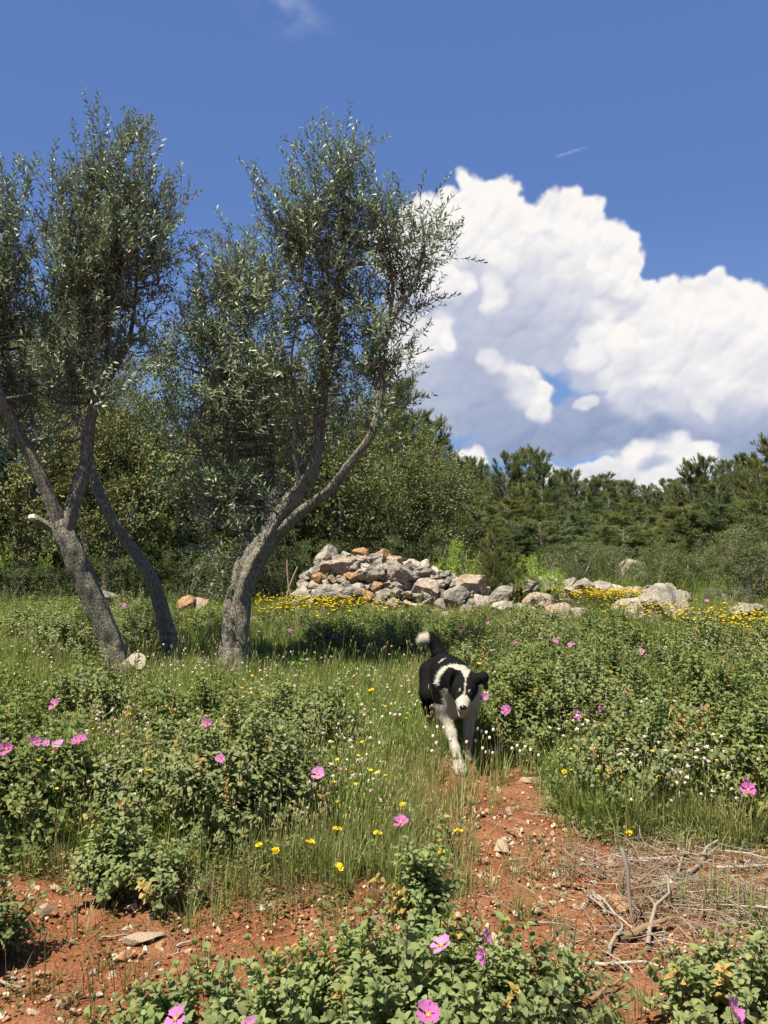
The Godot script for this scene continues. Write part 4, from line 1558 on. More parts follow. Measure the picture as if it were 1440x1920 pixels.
# a rounded leafy shrub; cover = how many leafy shoots per square metre of its dome
func shrub(called: String, x: float, z: float, rx: float, rz: float, h: float, cover: float, tone: Color, size: float, label: String, group := "", singles := 0) -> Node3D:
	var base := on_ground(x, z)
	var root := thing(called, base, label, "shrub", group)
	rx = maxf(rx - 0.07 * size, rx * 0.4)
	rz = maxf(rz - 0.07 * size, rz * 0.4)
	h = maxf(h - 0.09 * size, h * 0.4)
	var area := TAU * ((rx + rz) * 0.5) * h * 1.15
	var n := int(area * cover)
	var where := [[], [], [], []]
	var g := Geo.new()
	var off := rr(0, 50)
	var outer := []
	for k in n:
		var an := rr(0, TAU)
		var el := asin(rr(-0.02, 1.0))
		var d := Vector3(cos(an) * cos(el), sin(el), sin(an) * cos(el))
		var lump := 1.0 + 0.26 * noise_b.get_noise_3d(d.x * 2.2 + off, d.y * 2.2, d.z * 2.2) * 2.0
		var q := pow(rng.randf(), 0.38) * lump
		var p := Vector3(d.x * rx * q, 0.02 + d.y * h * q * 0.90, d.z * rz * q)
		var dir := (Vector3(d.x * 0.8, d.y * 0.8 + 0.75, d.z * 0.8) + ball_dir() * 0.45).normalized()
		var s := size * rr(0.75, 1.2)
		p -= dir * 0.05 * s
		if p.y < 0.0:
			p.y = rr(0.0, 0.04)
		var kind := rng.randi() % 4
		where[kind].append(Transform3D(along(dir, s), p))
		if q > 0.85 * lump and d.z > -0.3:
			outer.append([p, dir])
		if k % maxi(1, int(n / 46)) == 0:
			var mid := Vector3(p.x * 0.35, p.y * 0.55, p.z * 0.35) + ball_dir() * 0.02
			g.tube(curve([Vector3(rr(-0.02, 0.02), -0.02, rr(-0.02, 0.02)), mid, p], 3), lerp_list([0.005, 0.0035, 0.0018], 3), 4, Color(0.15, 0.095, 0.06), 0.0, false)
	part("woody_stem", g.mesh(), materials.twig, root)
	part("foliage", bake(near_sprigs if singles > 0 else sprigs, where, tone, 0.15, Color(tone.r * 1.8, tone.g * 1.15, tone.b * 0.9, 0.04)), materials.rockrose, root)
	# the leaves of the outermost shoots that show one by one
	if singles > 0 and outer.size() > 0:
		var made := 0
		while made < singles:
			var a: Array = outer[rng.randi() % outer.size()]
			var dir: Vector3 = a[1]
			var bx := along(dir, 1.0)
			var ln := rr(0.05, 0.09)
			for j in 3:
				for s in 2:
					if made >= singles:
						break
					var pp: Vector3 = a[0] + dir * (0.05 + ln * (j + 0.4) / 3.0 + 0.02)
					var ang := j * PI * 0.5 + s * PI + rr(-0.3, 0.3)
					var out := (bx.x * cos(ang) + bx.z * sin(ang) + dir * rr(0.35, 0.9)).normalized()
					var side := out.cross(dir).normalized()
					var up := side.cross(out).normalized()
					var ll := rr(0.020, 0.033) * size * (1.0 - 0.15 * j)
					part("leaf", single_leaves[rng.randi() % 5], leaf_tones[rng.randi() % 5], root, Transform3D(Basis(out * ll, up * ll, out.cross(up) * ll), pp))
					made += 1
	shrub_list.append([root, base, (rx + rz) * 0.5, h])
	return root


func make_shrubs() -> void:
	var green := Color(0.212, 0.250, 0.094)
	var grey := Color(0.250, 0.278, 0.126)
	var fresh := Color(0.238, 0.280, 0.122)
	var pink := "pink rockrose shrubs of the meadow"
	# ---- at the edge of the red soil
	shrub("rockrose_shrub", -1.42, -3.20, 0.46, 0.40, 0.55, 720, green, 1.0, "broad rockrose with a row of pink flowers along its top")
	shrub("rockrose_shrub", -0.96, -3.22, 0.36, 0.36, 0.50, 680, grey, 1.0, "dense rockrose between the flowery shrub and the tallest rounded shrub")
	shrub("rockrose_shrub", -0.54, -3.20, 0.40, 0.38, 0.62, 760, grey, 1.0, "tall rounded rockrose with few flowers facing the dry grass")
	shrub("rockrose_shrub", -1.85, -3.7, 0.44, 0.4, 0.54, 800, green, 1.0, "low rockrose behind the broad flowery rockrose", "")
	shrub("rockrose_shrub", -0.88, -2.62, 0.15, 0.13, 0.30, 1000, fresh, 1.0, "small upright rockrose seedling on the red soil", "", 90)
	shrub("rockrose_shrub", -0.70, -2.56, 0.13, 0.12, 0.23, 950, grey, 1.0, "grey-green seedling rockrose touching the upright seedling", "", 60)
	shrub("rockrose_shrub", -1.10, -2.24, 0.15, 0.14, 0.28, 950, fresh, 1.0, "leafy rockrose seedling with long stones near its foot", "", 90)
	# ---- before the lens
	shrub("rockrose_shrub", -0.02, -1.92, 0.37, 0.25, 0.28, 760, fresh, 1.08, "large-leaved rockrose with several pink flowers growing before the bare soil", "", 250)
	shrub("rockrose_shrub", 0.28, -1.94, 0.30, 0.22, 0.26, 760, fresh, 1.05, "grey-leaved rockrose with two pink flowers seen from the side", "", 190)
	shrub("rockrose_shrub", -0.40, -1.84, 0.32, 0.20, 0.20, 620, fresh, 1.05, "low sprawling rockrose with a single flower at its foot", "", 160)
	shrub("rockrose_shrub", 0.11, -2.34, 0.12, 0.12, 0.32, 1300, fresh, 1.0, "narrow upright rockrose topped by one pink flower", "", 140)
	shrub("rockrose_shrub", 0.84, -1.92, 0.25, 0.20, 0.24, 850, grey, 0.95, "rockrose with one sideways pink flower beside the dry twigs", "", 170)
	shrub("rockrose_shrub", 1.08, -2.12, 0.18, 0.16, 0.24, 1000, grey, 1.0, "small rockrose behind the sideways flower's shrub")
	shrub("rockrose_shrub", 0.22, -2.98, 0.08, 0.08, 0.14, 1200, grey, 0.9, "tiny rockrose seedling at the path's edge")
	# ---- right of the path
	shrub("rockrose_shrub", 0.80, -4.26, 0.34, 0.32, 0.55, 800, green, 0.95, "dark round rockrose beside the walking dog")
	shrub("rockrose_shrub", 1.14, -3.52, 0.42, 0.38, 0.52, 720, grey, 1.0, "broad rockrose between the dog's shrub and the soil of twigs")
	shrub("rockrose_shrub", 1.62, -3.42, 0.46, 0.40, 0.56, 740, green, 1.0, "tall rockrose with a bright flower low on its side")
	shrub("rockrose_shrub", 1.16, -4.3, 0.42, 0.38, 0.58, 850, grey, 1.0, "rockrose with paired flowers behind the broad rockrose")
	shrub("rockrose_shrub", 1.70, -4.25, 0.46, 0.4, 0.60, 850, green, 1.0, "rockrose with one pale flower behind the tall rockrose")
	shrub("rockrose_shrub", 2.15, -4.0, 0.44, 0.4, 0.56, 750, green, 1.0, "rockrose past the tall rockrose")
	# ---- further into the meadow
	var spots := [[-2.15, -4.4, .32, .38], [-1.6, -4.6, .3, .36], [-0.95, -4.1, .3, .40], [-0.45, -4.15, .22, .34], [0.95, -5.3, .34, .42], [1.5, -5.4, .4, .46], [2.1, -5.5, .4, .46], [2.8, -5.6, .4, .46], [0.7, -6.3, .3, .34], [1.3, -6.6, .4, .42], [2.0, -6.9, .45, .46], [2.7, -6.8, .42, .44], [3.4, -6.9, .42, .44], [0.1, -7.2, .38, .38], [-0.45, -7.5, .38, .36], [0.75, -7.9, .4, .36], [1.5, -8.2, .45, .4], [2.3, -8.3, .4, .38], [3.3, -8.2, .4, .36], [-0.2, -8.8, .4, .36], [-0.85, -8.6, .32, .32], [-2.95, -7.6, .45, .44], [-2.4, -8.1, .42, .40], [-3.6, -8.3, .5, .42], [-1.9, -8.9, .42, .34], [-2.9, -9.6, .5, .36], [-3.9, -9.8, .5, .36], [-1.2, -9.5, .42, .30], [0.4, -9.2, .36, .3], [1.1, -9.3, .36, .3], [-4.4, -7.4, .5, .4], [-1.05, -5.0, .24, .22], [4.2, -8.4, .45, .4], [3.9, -7.0, .4, .4]]
	var protos := []
	for k in spots.size():
		var a: Array = spots[k]
		var text := "low rounded rockrose among the meadow grass"
		if k < 5:
			var o := shrub("rockrose_shrub", a[0], a[1], 0.44, 0.41, 0.50, 600.0, [green, grey, Color(0.195, 0.225, 0.085), grey, green][k], 1.05, text, pink)
			protos.append(o)
			continue
		var src: Node3D = protos[rng.randi() % protos.size()]
		var base := on_ground(a[0], a[1])
		var root := thing("rockrose_shrub", base, text, "shrub", pink)
		var t := Transform3D(Basis(Vector3.UP, rr(0, TAU)) * Basis.from_scale(Vector3(a[2] / 0.40, a[3] / 0.44, a[2] / 0.40)), Vector3.ZERO)
		for c in ["woody_stem", "foliage"]:
			var m: MeshInstance3D = src.get_node(c)
			part(c, m.mesh, m.material_override, root, t)
		shrub_list.append([root, base, a[2], a[3]])
	# pink flowers: px, py, width in px, depth, side-on
	var list := [
		[104, 1323, 32, 3.55, 0], [12, 1405, 30, 2.85, 0], [65, 1393, 24, 2.88, 0], [86, 1395, 18, 2.9, 0], [110, 1397, 24, 2.88, 0], [148, 1390, 30, 2.86, 0], [163, 1383, 14, 2.9, 1], [388, 1355, 20, 3.0, 0], [413, 1424, 20, 2.86, 0], [596, 1453, 30, 2.95, 0], [752, 1543, 32, 2.2, 0],
		[828, 1774, 46, 1.66, 0], [907, 1757, 32, 1.70, 1], [909, 1792, 34, 1.69, 1], [330, 1912, 46, 1.62, 0], [803, 1904, 52, 1.56, 0], [468, 1922, 30, 1.60, 0], [1372, 1893, 54, 1.66, 1],
		[950, 1333, 24, 4.05, 0], [931, 1408, 22, 4.02, 0], [910, 1308, 18, 4.08, 0], [1080, 1343, 26, 4.0, 0], [1130, 1332, 24, 4.05, 0], [1174, 1297, 20, 4.3, 0], [1212, 1272, 22, 4.3, 0], [1321, 1334, 24, 4.0, 0], [1403, 1482, 30, 2.98, 0], [1396, 1461, 18, 3.0, 1],
		[1072, 1210, 26, 5.8, 0], [1040, 1203, 16, 5.9, 0], [1201, 1222, 16, 6.3, 0], [627, 1195, 17, 7.2, 0], [623, 1199, 12, 7.2, 1], [133, 1181, 16, 7.7, 0], [125, 1183, 12, 7.7, 0], [232, 1135, 11, 8.6, 0], [78, 1161, 11, 8.2, 0], [868, 1182, 11, 7.6, 0], [900, 1176, 10, 7.7, 0], [915, 1168, 9, 8.2, 0], [545, 1182, 11, 8.2, 0], [476, 1160, 12, 8.6, 0], [255, 1160, 10, 8.6, 0], [1325, 1128, 12, 9.2, 0], [1345, 1185, 10, 7.6, 0], [895, 1132, 9, 9.6, 0], [965, 1205, 10, 6.2, 0]]
	for a in list:
		var p := at(a[0], a[1], a[3])
		var best: Array = shrub_list[0]
		var bd := 1e9
		for s in shrub_list:
			var q: Vector3 = s[1]
			var dd: float = Vector2(p.x - q.x, p.z - q.z).length() - s[2]
			if dd < bd:
				bd = dd
				best = s
		var face := Vector3(rr(-0.6, 0.5), rr(0.45, 1.2), rr(0.15, 1.0))
		if a[4] == 1:
			face = Vector3(0.9 if rng.randf() < 0.5 else -0.9, 0.3, 0.25)
		add_flower(best[0], p, clampf(a[2] / FOCAL * a[3] * 1.05, 0.03, 0.066), face)


# ---------------------------------------------------------------- grass, herbs and small flowers
func near_shrub(x: float, z: float) -> float:
	var best := 9.0
	for s in shrub_list:
		var q: Vector3 = s[1]
		best = minf(best, Vector2(x - q.x, z - q.z).length() / s[2])
	return best


func scatter_field(called: String, srcs: Array, mat: Material, count: int, spread_x: float, z0: float, z1: float, size: Vector2, tones: Array, pick: Callable, label: String, category: String, stretch := 1.0) -> void:
	# pick(x, z) gives (which tone, how likely)
	var where := []
	for t in tones.size():
		var kinds := []
		for k in srcs.size():
			kinds.append([])
		where.append(kinds)
	var tries := 0
	var made := 0
	while made < count and tries < count * 8:
		tries += 1
		# nearer places are filled more closely than far ones
		var z := -1.0 / lerpf(1.0 / -z0, 1.0 / -z1, rng.randf())
		var x := rr(-1.0, 1.0) * (spread_x * -z + 0.3)
		var c: Vector2 = pick.call(x, z)
		if rng.randf() > c.y:
			continue
		var s := rr(size.x, size.y)
		var b := Basis(Vector3.UP, rr(0, TAU)) * Basis.from_scale(Vector3(s, s * stretch * rr(0.75, 1.2), s))
		where[int(c.x)][rng.randi() % srcs.size()].append(Transform3D(b, on_ground(x, z) - Vector3(0, 0.008, 0)))
		made += 1
	var g := Geo.new()
	for t in tones.size():
		for k in srcs.size():
			var src: Geo = srcs[k]
			var palette := []
			for j in 6:
				var tint := jitter(tones[t], 0.18)
				var cols := PackedColorArray()
				for q in src.c:
					cols.append(Color(q.r * tint.r, q.g * tint.g, q.b * tint.b))
				palette.append(cols)
			for w in where[t][k]:
				g.add_copy(src, w, palette[rng.randi() % 6])
	var o := part(called, g.mesh(false), mat, self)
	tag(o, label, category, "", "stuff")


# a square of turf for the far meadow, joined from tufts and herbs
func turf(seed_value: int, width: float, n_grass: int, n_herb: int, tone: Color, herb: Color, scale: float) -> ArrayMesh:
	var r0 := rng.seed
	rng.seed = seed_value
	var g := Geo.new()
	for k in n_grass + n_herb:
		var is_grass := k < n_grass
		var src: Geo = tufts[rng.randi() % 4] if is_grass else herb_clumps[rng.randi() % 3]
		var tint := jitter(tone if is_grass else herb, 0.2)
		var cols := PackedColorArray()
		for q in src.c:
			cols.append(Color(q.r * tint.r, q.g * tint.g, q.b * tint.b))
		var s := scale * rr(0.7, 1.2)
		g.add_copy(src, Transform3D(Basis(Vector3.UP, rr(0, TAU)) * Basis.from_scale(Vector3(s, s * rr(0.8, 1.2), s)), Vector3(rr(-0.5, 0.5) * width, -0.01, rr(-0.5, 0.5) * width)), cols)
	rng.seed = r0
	return g.mesh(false)


func make_grass() -> void:
	var tones := [Color(0.158, 0.228, 0.056), Color(0.200, 0.260, 0.078), Color(0.262, 0.284, 0.115)]
	# tall green grass of the near meadow
	scatter_field("grass", tufts, materials.grass, 7600, 0.55, -3.0, -6.6, Vector2(0.75, 1.2), tones, func(x: float, z: float) -> Vector2:
		var b := bareness(x, z)
		var p := clampf(1.0 - b * 1.6, 0.0, 1.0)
		if near_shrub(x, z) < 0.55:
			p *= 0.12
		return Vector2(clampi(int(1.5 + noise_a.get_noise_2d(x * 2.5, z * 2.5) * 3.0 + rr(-0.5, 0.5)), 0, 2), p), "tall green grass growing between the rockroses", "grass")
	# thin dry grass by the path
	scatter_field("dry_grass", dry_tufts, materials.grass, 2600, 0.6, -2.4, -6.0, Vector2(0.6, 1.05), [Color(0.195, 0.245, 0.082), Color(0.235, 0.262, 0.105)], func(x: float, z: float) -> Vector2:
		var b := bareness(x, z)
		var strip := exp(-pow((x + 0.1 - (-z - 3.0) * 0.05) / 0.30, 2.0)) * smoothstep(2.6, 2.95, -z) * smoothstep(4.7, 4.2, -z)
		return Vector2(rng.randi() % 2, clampf(strip * 0.9 + (1.0 - b) * 0.26 + b * 0.022, 0.0, 1.0)), "straw coloured grass along the path", "dry grass")
	# low herbs and clover that close the turf
	scatter_field("ground_cover", herb_clumps, materials.rockrose, 3600, 0.56, -2.8, -6.6, Vector2(0.8, 1.4), [Color(0.165, 0.22, 0.062), Color(0.215, 0.252, 0.090), Color(0.26, 0.265, 0.12)], func(x: float, z: float) -> Vector2:
		var b := bareness(x, z)
		return Vector2(clampi(int(1.3 + noise_b.get_noise_2d(x * 2.0 + 90.0, z * 2.0) * 3.0), 0, 2), clampf(1.0 - b * 1.25, 0.0, 1.0)), "clover and low herbs that close the turf", "ground cover")
	# brownish creeping herbs on the edge of the bare soil
	scatter_field("creeping_herb_cover", [herb_clumps[0], herb_clumps[2], dry_tufts[1]], materials.rockrose, 760, 0.62, -1.9, -3.4, Vector2(0.55, 1.0), [Color(0.21, 0.17, 0.075), Color(0.15, 0.165, 0.062)], func(x: float, z: float) -> Vector2:
		var b := bareness(x, z)
		var p := 0.07 + 0.6 * b * (1.0 - b) * 4.0
		if -z > 2.55 and x < 0.2 and x > -0.75:
			p = 0.9
		return Vector2(rng.randi() % 2, p), "brownish creeping herbs at the bare soil's edge", "ground cover", 0.6)
	# the far meadow
	var turfs := []
	for k in 4:
		turfs.append(turf(700 + k, 0.9, 46, 20, tones[[0, 1, 1, 2][k]], [Color(0.165, 0.22, 0.062), Color(0.215, 0.252, 0.090)][k % 2], 1.15))
	for k in 4:
		var where := []
		var cols := []
		var n := 0
		var z := -6.3
		while z > -13.2:
			var x := -0.62 * -z - 0.4
			while x < 0.62 * -z + 0.4:
				n += 1
				if clampi(int(2.0 + noise_a.get_noise_2d(x * 1.5, z * 1.5) * 4.0 + rr(-0.9, 0.9)), 0, 3) == k:
					where.append(Transform3D(Basis(Vector3.UP, rr(0, TAU)) * Basis.from_scale(Vector3.ONE * rr(0.9, 1.1)), on_ground(x + rr(-0.1, 0.1), z + rr(-0.1, 0.1))))
					cols.append(jitter(Color(1, 1, 1), 0.1))
				x += 0.62
			z -= 0.62
		var o := multi("meadow_grass", turfs[k], materials.grass, self, where, cols, "stuff")
		if o:
			tag(o, ["deep green grass of the far meadow", "fresh grass of the far meadow", "mixed grass and herbs before the stones", "paler dry grass of the far meadow"][k], "grass", "", "stuff")
	# rough growth below the scrub
	var where2 := []
	var cols2 := []
	var zz := -13.5
	while zz > -34.0:
		var x := -0.62 * -zz
		while x < 0.62 * -zz:
			where2.append(Transform3D(Basis(Vector3.UP, rr(0, TAU)) * Basis.from_scale(Vector3(1.9, 1.6, 1.9)), on_ground(x + rr(-0.3, 0.3), zz + rr(-0.3, 0.3))))
			cols2.append(jitter(Color(1, 1, 1), 0.15))
			x += 1.45
		zz -= 1.6
	var ro := multi("rough_grass", turfs[0], materials.grass, self, where2, cols2, "stuff")
	tag(ro, "rough grass below the scrub and pines", "grass", "", "stuff")


# small flower heads on stalks
func head_mesh(kind: int) -> ArrayMesh:
	var g := Geo.new()
	var r := RandomNumberGenerator.new()
	r.seed = 900 + kind
	var stem := Color(0.12, 0.15, 0.05)
	if kind == 0:
		# yellow vetch: a ring of small petals
		g.tube([Vector3(0, -0.14, 0), Vector3(0.004, -0.06, 0.003), Vector3.ZERO], [0.0012, 0.001, 0.0009], 3, stem, 0.0, false)
		for k in 7:
			var an := TAU * k / 7.0
			g.leaf(Vector3.ZERO, Vector3(cos(an), 0.6, sin(an)).normalized(), Vector3.UP, 0.012, 0.008, 0.2, -0.3, Color(0.72, 0.57, 0.03), 0.0)
		g.ball(Vector3(0, 0.003, 0), Vector3(0.004, 0.004, 0.004), Color(0.64, 0.42, 0.02), 3, 5)
	elif kind == 1:
		# pale clover head
		g.tube([Vector3(0, -0.13, 0), Vector3(-0.004, -0.06, 0.003), Vector3.ZERO], [0.0011, 0.001, 0.0009], 3, stem, 0.0, false)
		g.ball(Vector3(0, 0.004, 0), Vector3(0.0065, 0.0075, 0.0065), Color(0.62, 0.58, 0.46), 4, 6)
		for k in 10:
			var d := Vector3(r.randf_range(-1, 1), r.randf_range(-0.2, 1), r.randf_range(-1, 1)).normalized()
			g.leaf(Vector3(0, 0.004, 0) + d * 0.005, d, Vector3.UP, 0.006, 0.004, 0.1, 0.2, Color(0.68, 0.62, 0.5), 0.0)
	else:
		# pinkish clover head
		g.tube([Vector3(0, -0.10, 0), Vector3(0.003, -0.05, 0.003), Vector3.ZERO], [0.0011, 0.001, 0.0009], 3, stem, 0.0, false)
		g.ball(Vector3(0, 0.004, 0), Vector3(0.006, 0.007, 0.006), Color(0.55, 0.36, 0.33), 4, 6)
		for k in 10:
			var d := Vector3(r.randf_range(-1, 1), r.randf_range(-0.2, 1), r.randf_range(-1, 1)).normalized()
			g.leaf(Vector3(0, 0.004, 0) + d * 0.005, d, Vector3.UP, 0.006, 0.004, 0.1, 0.2, Color(0.62, 0.42, 0.40), 0.0)
	return g.mesh()


func make_small_flowers() -> void:
	var yellow := head_mesh(0)
	var white := head_mesh(1)
	var rosy := head_mesh(2)
	materials.bloom = leaf_material(lin(0.4, 0.4, 0.3), 0.8, 0.2)
	var clear := func(x: float, z: float) -> bool:
		return bareness(x, z) < 0.4
	# carpets of yellow flowers: centre px, py, depth, half width, half depth, count
	var carpets := [[600, 9.3, 1.0, 0.9, 620, "carpet of yellow flowers before the stone pile"], [1145, 10.5, 0.62, 0.5, 760, "yellow flower carpet at the foot of the rubble wall"], [1425, 7.6, 0.75, 0.9, 480, "yellow flowers spreading below the dark fissured rock"], [1250, 8.6, 0.9, 0.6, 260, "loose yellow flowers below the large boulder"]]
	for a in carpets:
		var c := at(a[0], 985, a[1])
		var where := []
		var cols := []
		for k in a[4]:
			var x: float = c.x + rng.randfn(0.0, 0.5) * a[2]
			var z: float = c.z + rng.randfn(0.0, 0.5) * a[3]
			where.append(Transform3D(along(Vector3(rr(-0.3, 0.3), 1, rr(-0.3, 0.3)), rr(1.1, 1.7)), on_ground(x, z) + Vector3(0, rr(0.26, 0.38), 0)))
			cols.append(jitter(Color(1, 1, 1), 0.12))
		var o := multi("yellow_flower_carpet", yellow, materials.bloom, self, where, cols, "stuff")
		tag(o, a[5], "flowers", "", "stuff")
	# pale heads all over the meadow
	for kind in 3:
		var where := []
		var cols := []
		var n: int = [420, 1500, 420][kind]
		while where.size() < n:
			var z := -1.0 / lerpf(1.0 / 3.0, 1.0 / 10.0, rng.randf())
			var x := rr(-0.52, 0.52) * -z * 1.1
			if not clear.call(x, z):
				continue
			if noise_b.get_noise_2d(x * 1.5 + 30.0 * kind, z * 1.5) < rr(-0.5, 0.35):
				continue
			where.append(Transform3D(along(Vector3(rr(-0.3, 0.3), 1, rr(-0.3, 0.3)), rr(0.75, 1.15)), on_ground(x, z) + Vector3(0, rr(0.12, 0.34), 0)))
			cols.append(jitter(Color(1, 1, 1), 0.14))
		var o := multi(["small_yellow_flowers", "white_clover_heads", "rosy_clover_heads"][kind], [yellow, white, rosy][kind], materials.bloom, self, where, cols, "stuff")
		tag(o, ["tiny yellow flowers dotted through the grass", "small white flower heads dotted through the grass", "rosy clover heads dotted through the grass"][kind], "flowers", "", "stuff")
	# single yellow flowers that stand out
	var singles := [[160, 1305], [176, 1307], [178, 1325], [325, 1332], [313, 1330], [240, 1340], [452, 1293], [470, 1300], [310, 1520], [470, 1525], [602, 1503], [632, 1556], [580, 1583], [487, 1588], [516, 1594], [708, 1562], [635, 1628], [307, 1626], [828, 1600], [860, 1560], [757, 1512], [1060, 1450], [1220, 1386], [898, 1246], [660, 1290], [695, 1295], [1124, 1470], [1180, 1565], [100, 1285], [30, 1295]]
	for a in singles:
		var d: float = 1838.5 / (a[1] - 985.0 + 60.0) if a[1] > 1420 else 1838.5 / (a[1] - 985.0 + 75.0)
		if a[1] > 1560 and a[0] > 800:
			d = 1838.5 / (a[1] - 985.0 + 25.0)
		var p := at(a[0], a[1], d)
		var foot := on_ground(p.x + rr(-0.02, 0.02), p.z - 0.01)
		var root := thing("yellow_wildflower", foot, "single small yellow wildflower on a thin stalk", "flower", "yellow wildflowers standing singly")
		var g := Geo.new()
		g.tube(curve([Vector3.ZERO, (p - foot) * 0.5 + Vector3(0.008, 0, 0), p - foot], 3), lerp_list([0.0015, 0.0013, 0.001], 3), 4, Color(0.13, 0.17, 0.05), 0.0, false)
		part("stalk", g.mesh(), materials.twig, root)
		for j in 3:
			var q := Transform3D(along(Vector3(rr(-0.6, 0.6), 1, rr(-0.2, 0.8)), rr(0.9, 1.25)), p - foot + Vector3(rr(-0.008, 0.008), rr(-0.004, 0.006), rr(-0.008, 0.008)))
			part("bloom", materials_bloom_only(0), materials.bloom, root, q)
	# tall white button heads beside the dog
	for a in [[895, 1368], [903, 1372], [912, 1375], [925, 1370], [918, 1385], [875, 1393], [892, 1390], [905, 1405], [910, 1412], [924, 1414], [845, 1388], [820, 1365], [832, 1366], [812, 1382], [818, 1395], [732, 1340], [741, 1342], [750, 1342], [810, 1410], [960, 1405], [975, 1410], [985, 1402], [995, 1408], [970, 1400], [1010, 1418]]:
		var d := 3.86 if a[0] > 780 else 4.3
		var p := at(a[0], a[1], d + rr(-0.05, 0.05))
		var foot := on_ground(p.x + rr(-0.05, 0.03), p.z + rr(-0.03, 0.03))
		var root := thing("white_button_flower", foot, "thin stalk with a round white seed head near the dog", "flower", "white button heads near the dog")
		var g := Geo.new()
		g.tube(curve([Vector3.ZERO, (p - foot) * 0.55 + Vector3(0.01, 0, 0), p - foot], 3), lerp_list([0.0013, 0.0011, 0.0009], 3), 4, Color(0.20, 0.20, 0.09), 0.0, false)
		part("stalk", g.mesh(), materials.twig, root)
		var h := Geo.new()
		h.ball(p - foot + Vector3(0, 0.004, 0), Vector3(0.0075, 0.0095, 0.0075), Color(0.72, 0.68, 0.54), 5, 8)
		part("seed_head", h.mesh(), materials.bloom, root)


var bloom_cache := {}
func materials_bloom_only(kind: int) -> ArrayMesh:
	if not bloom_cache.has(kind):
		var g := Geo.new()
		for k in 6:
			var an := TAU * k / 6.0
			g.leaf(Vector3.ZERO, Vector3(cos(an), 0.5, sin(an)).normalized(), Vector3.UP, 0.013, 0.010, 0.2, -0.3, Color(0.74, 0.58, 0.03), 0.0)
		g.ball(Vector3(0, 0.003, 0), Vector3(0.004, 0.005, 0.004), Color(0.66, 0.38, 0.02), 3, 5)
		bloom_cache[kind] = g.mesh()
	return bloom_cache[kind]


# ---------------------------------------------------------------- dead wood
func stick_mesh(length: float, radius: float, bends: int, col: Color, forks: int) -> ArrayMesh:
	var g := Geo.new()
	var pts := [Vector3(-length * 0.5, 0, 0)]
	var rad := [radius]
	for k in bends:
		var t := (k + 1.0) / bends
		pts.append(Vector3(-length * 0.5 + length * t, rr(-0.02, 0.03) * length, rr(-0.045, 0.045) * length))
		rad.append(radius * (1.0 - 0.6 * t))
	g.tube(pts, rad, 7, col, 0.15)
	for k in forks:
		var p: Vector3 = pts[1 + k % (pts.size() - 1)]
		g.tube([p, p + Vector3(rr(0.05, 0.2), rr(0.02, 0.12), rr(-0.16, 0.16)) * length], [radius * 0.5, radius * 0.2], 5, col)
	return g.mesh()


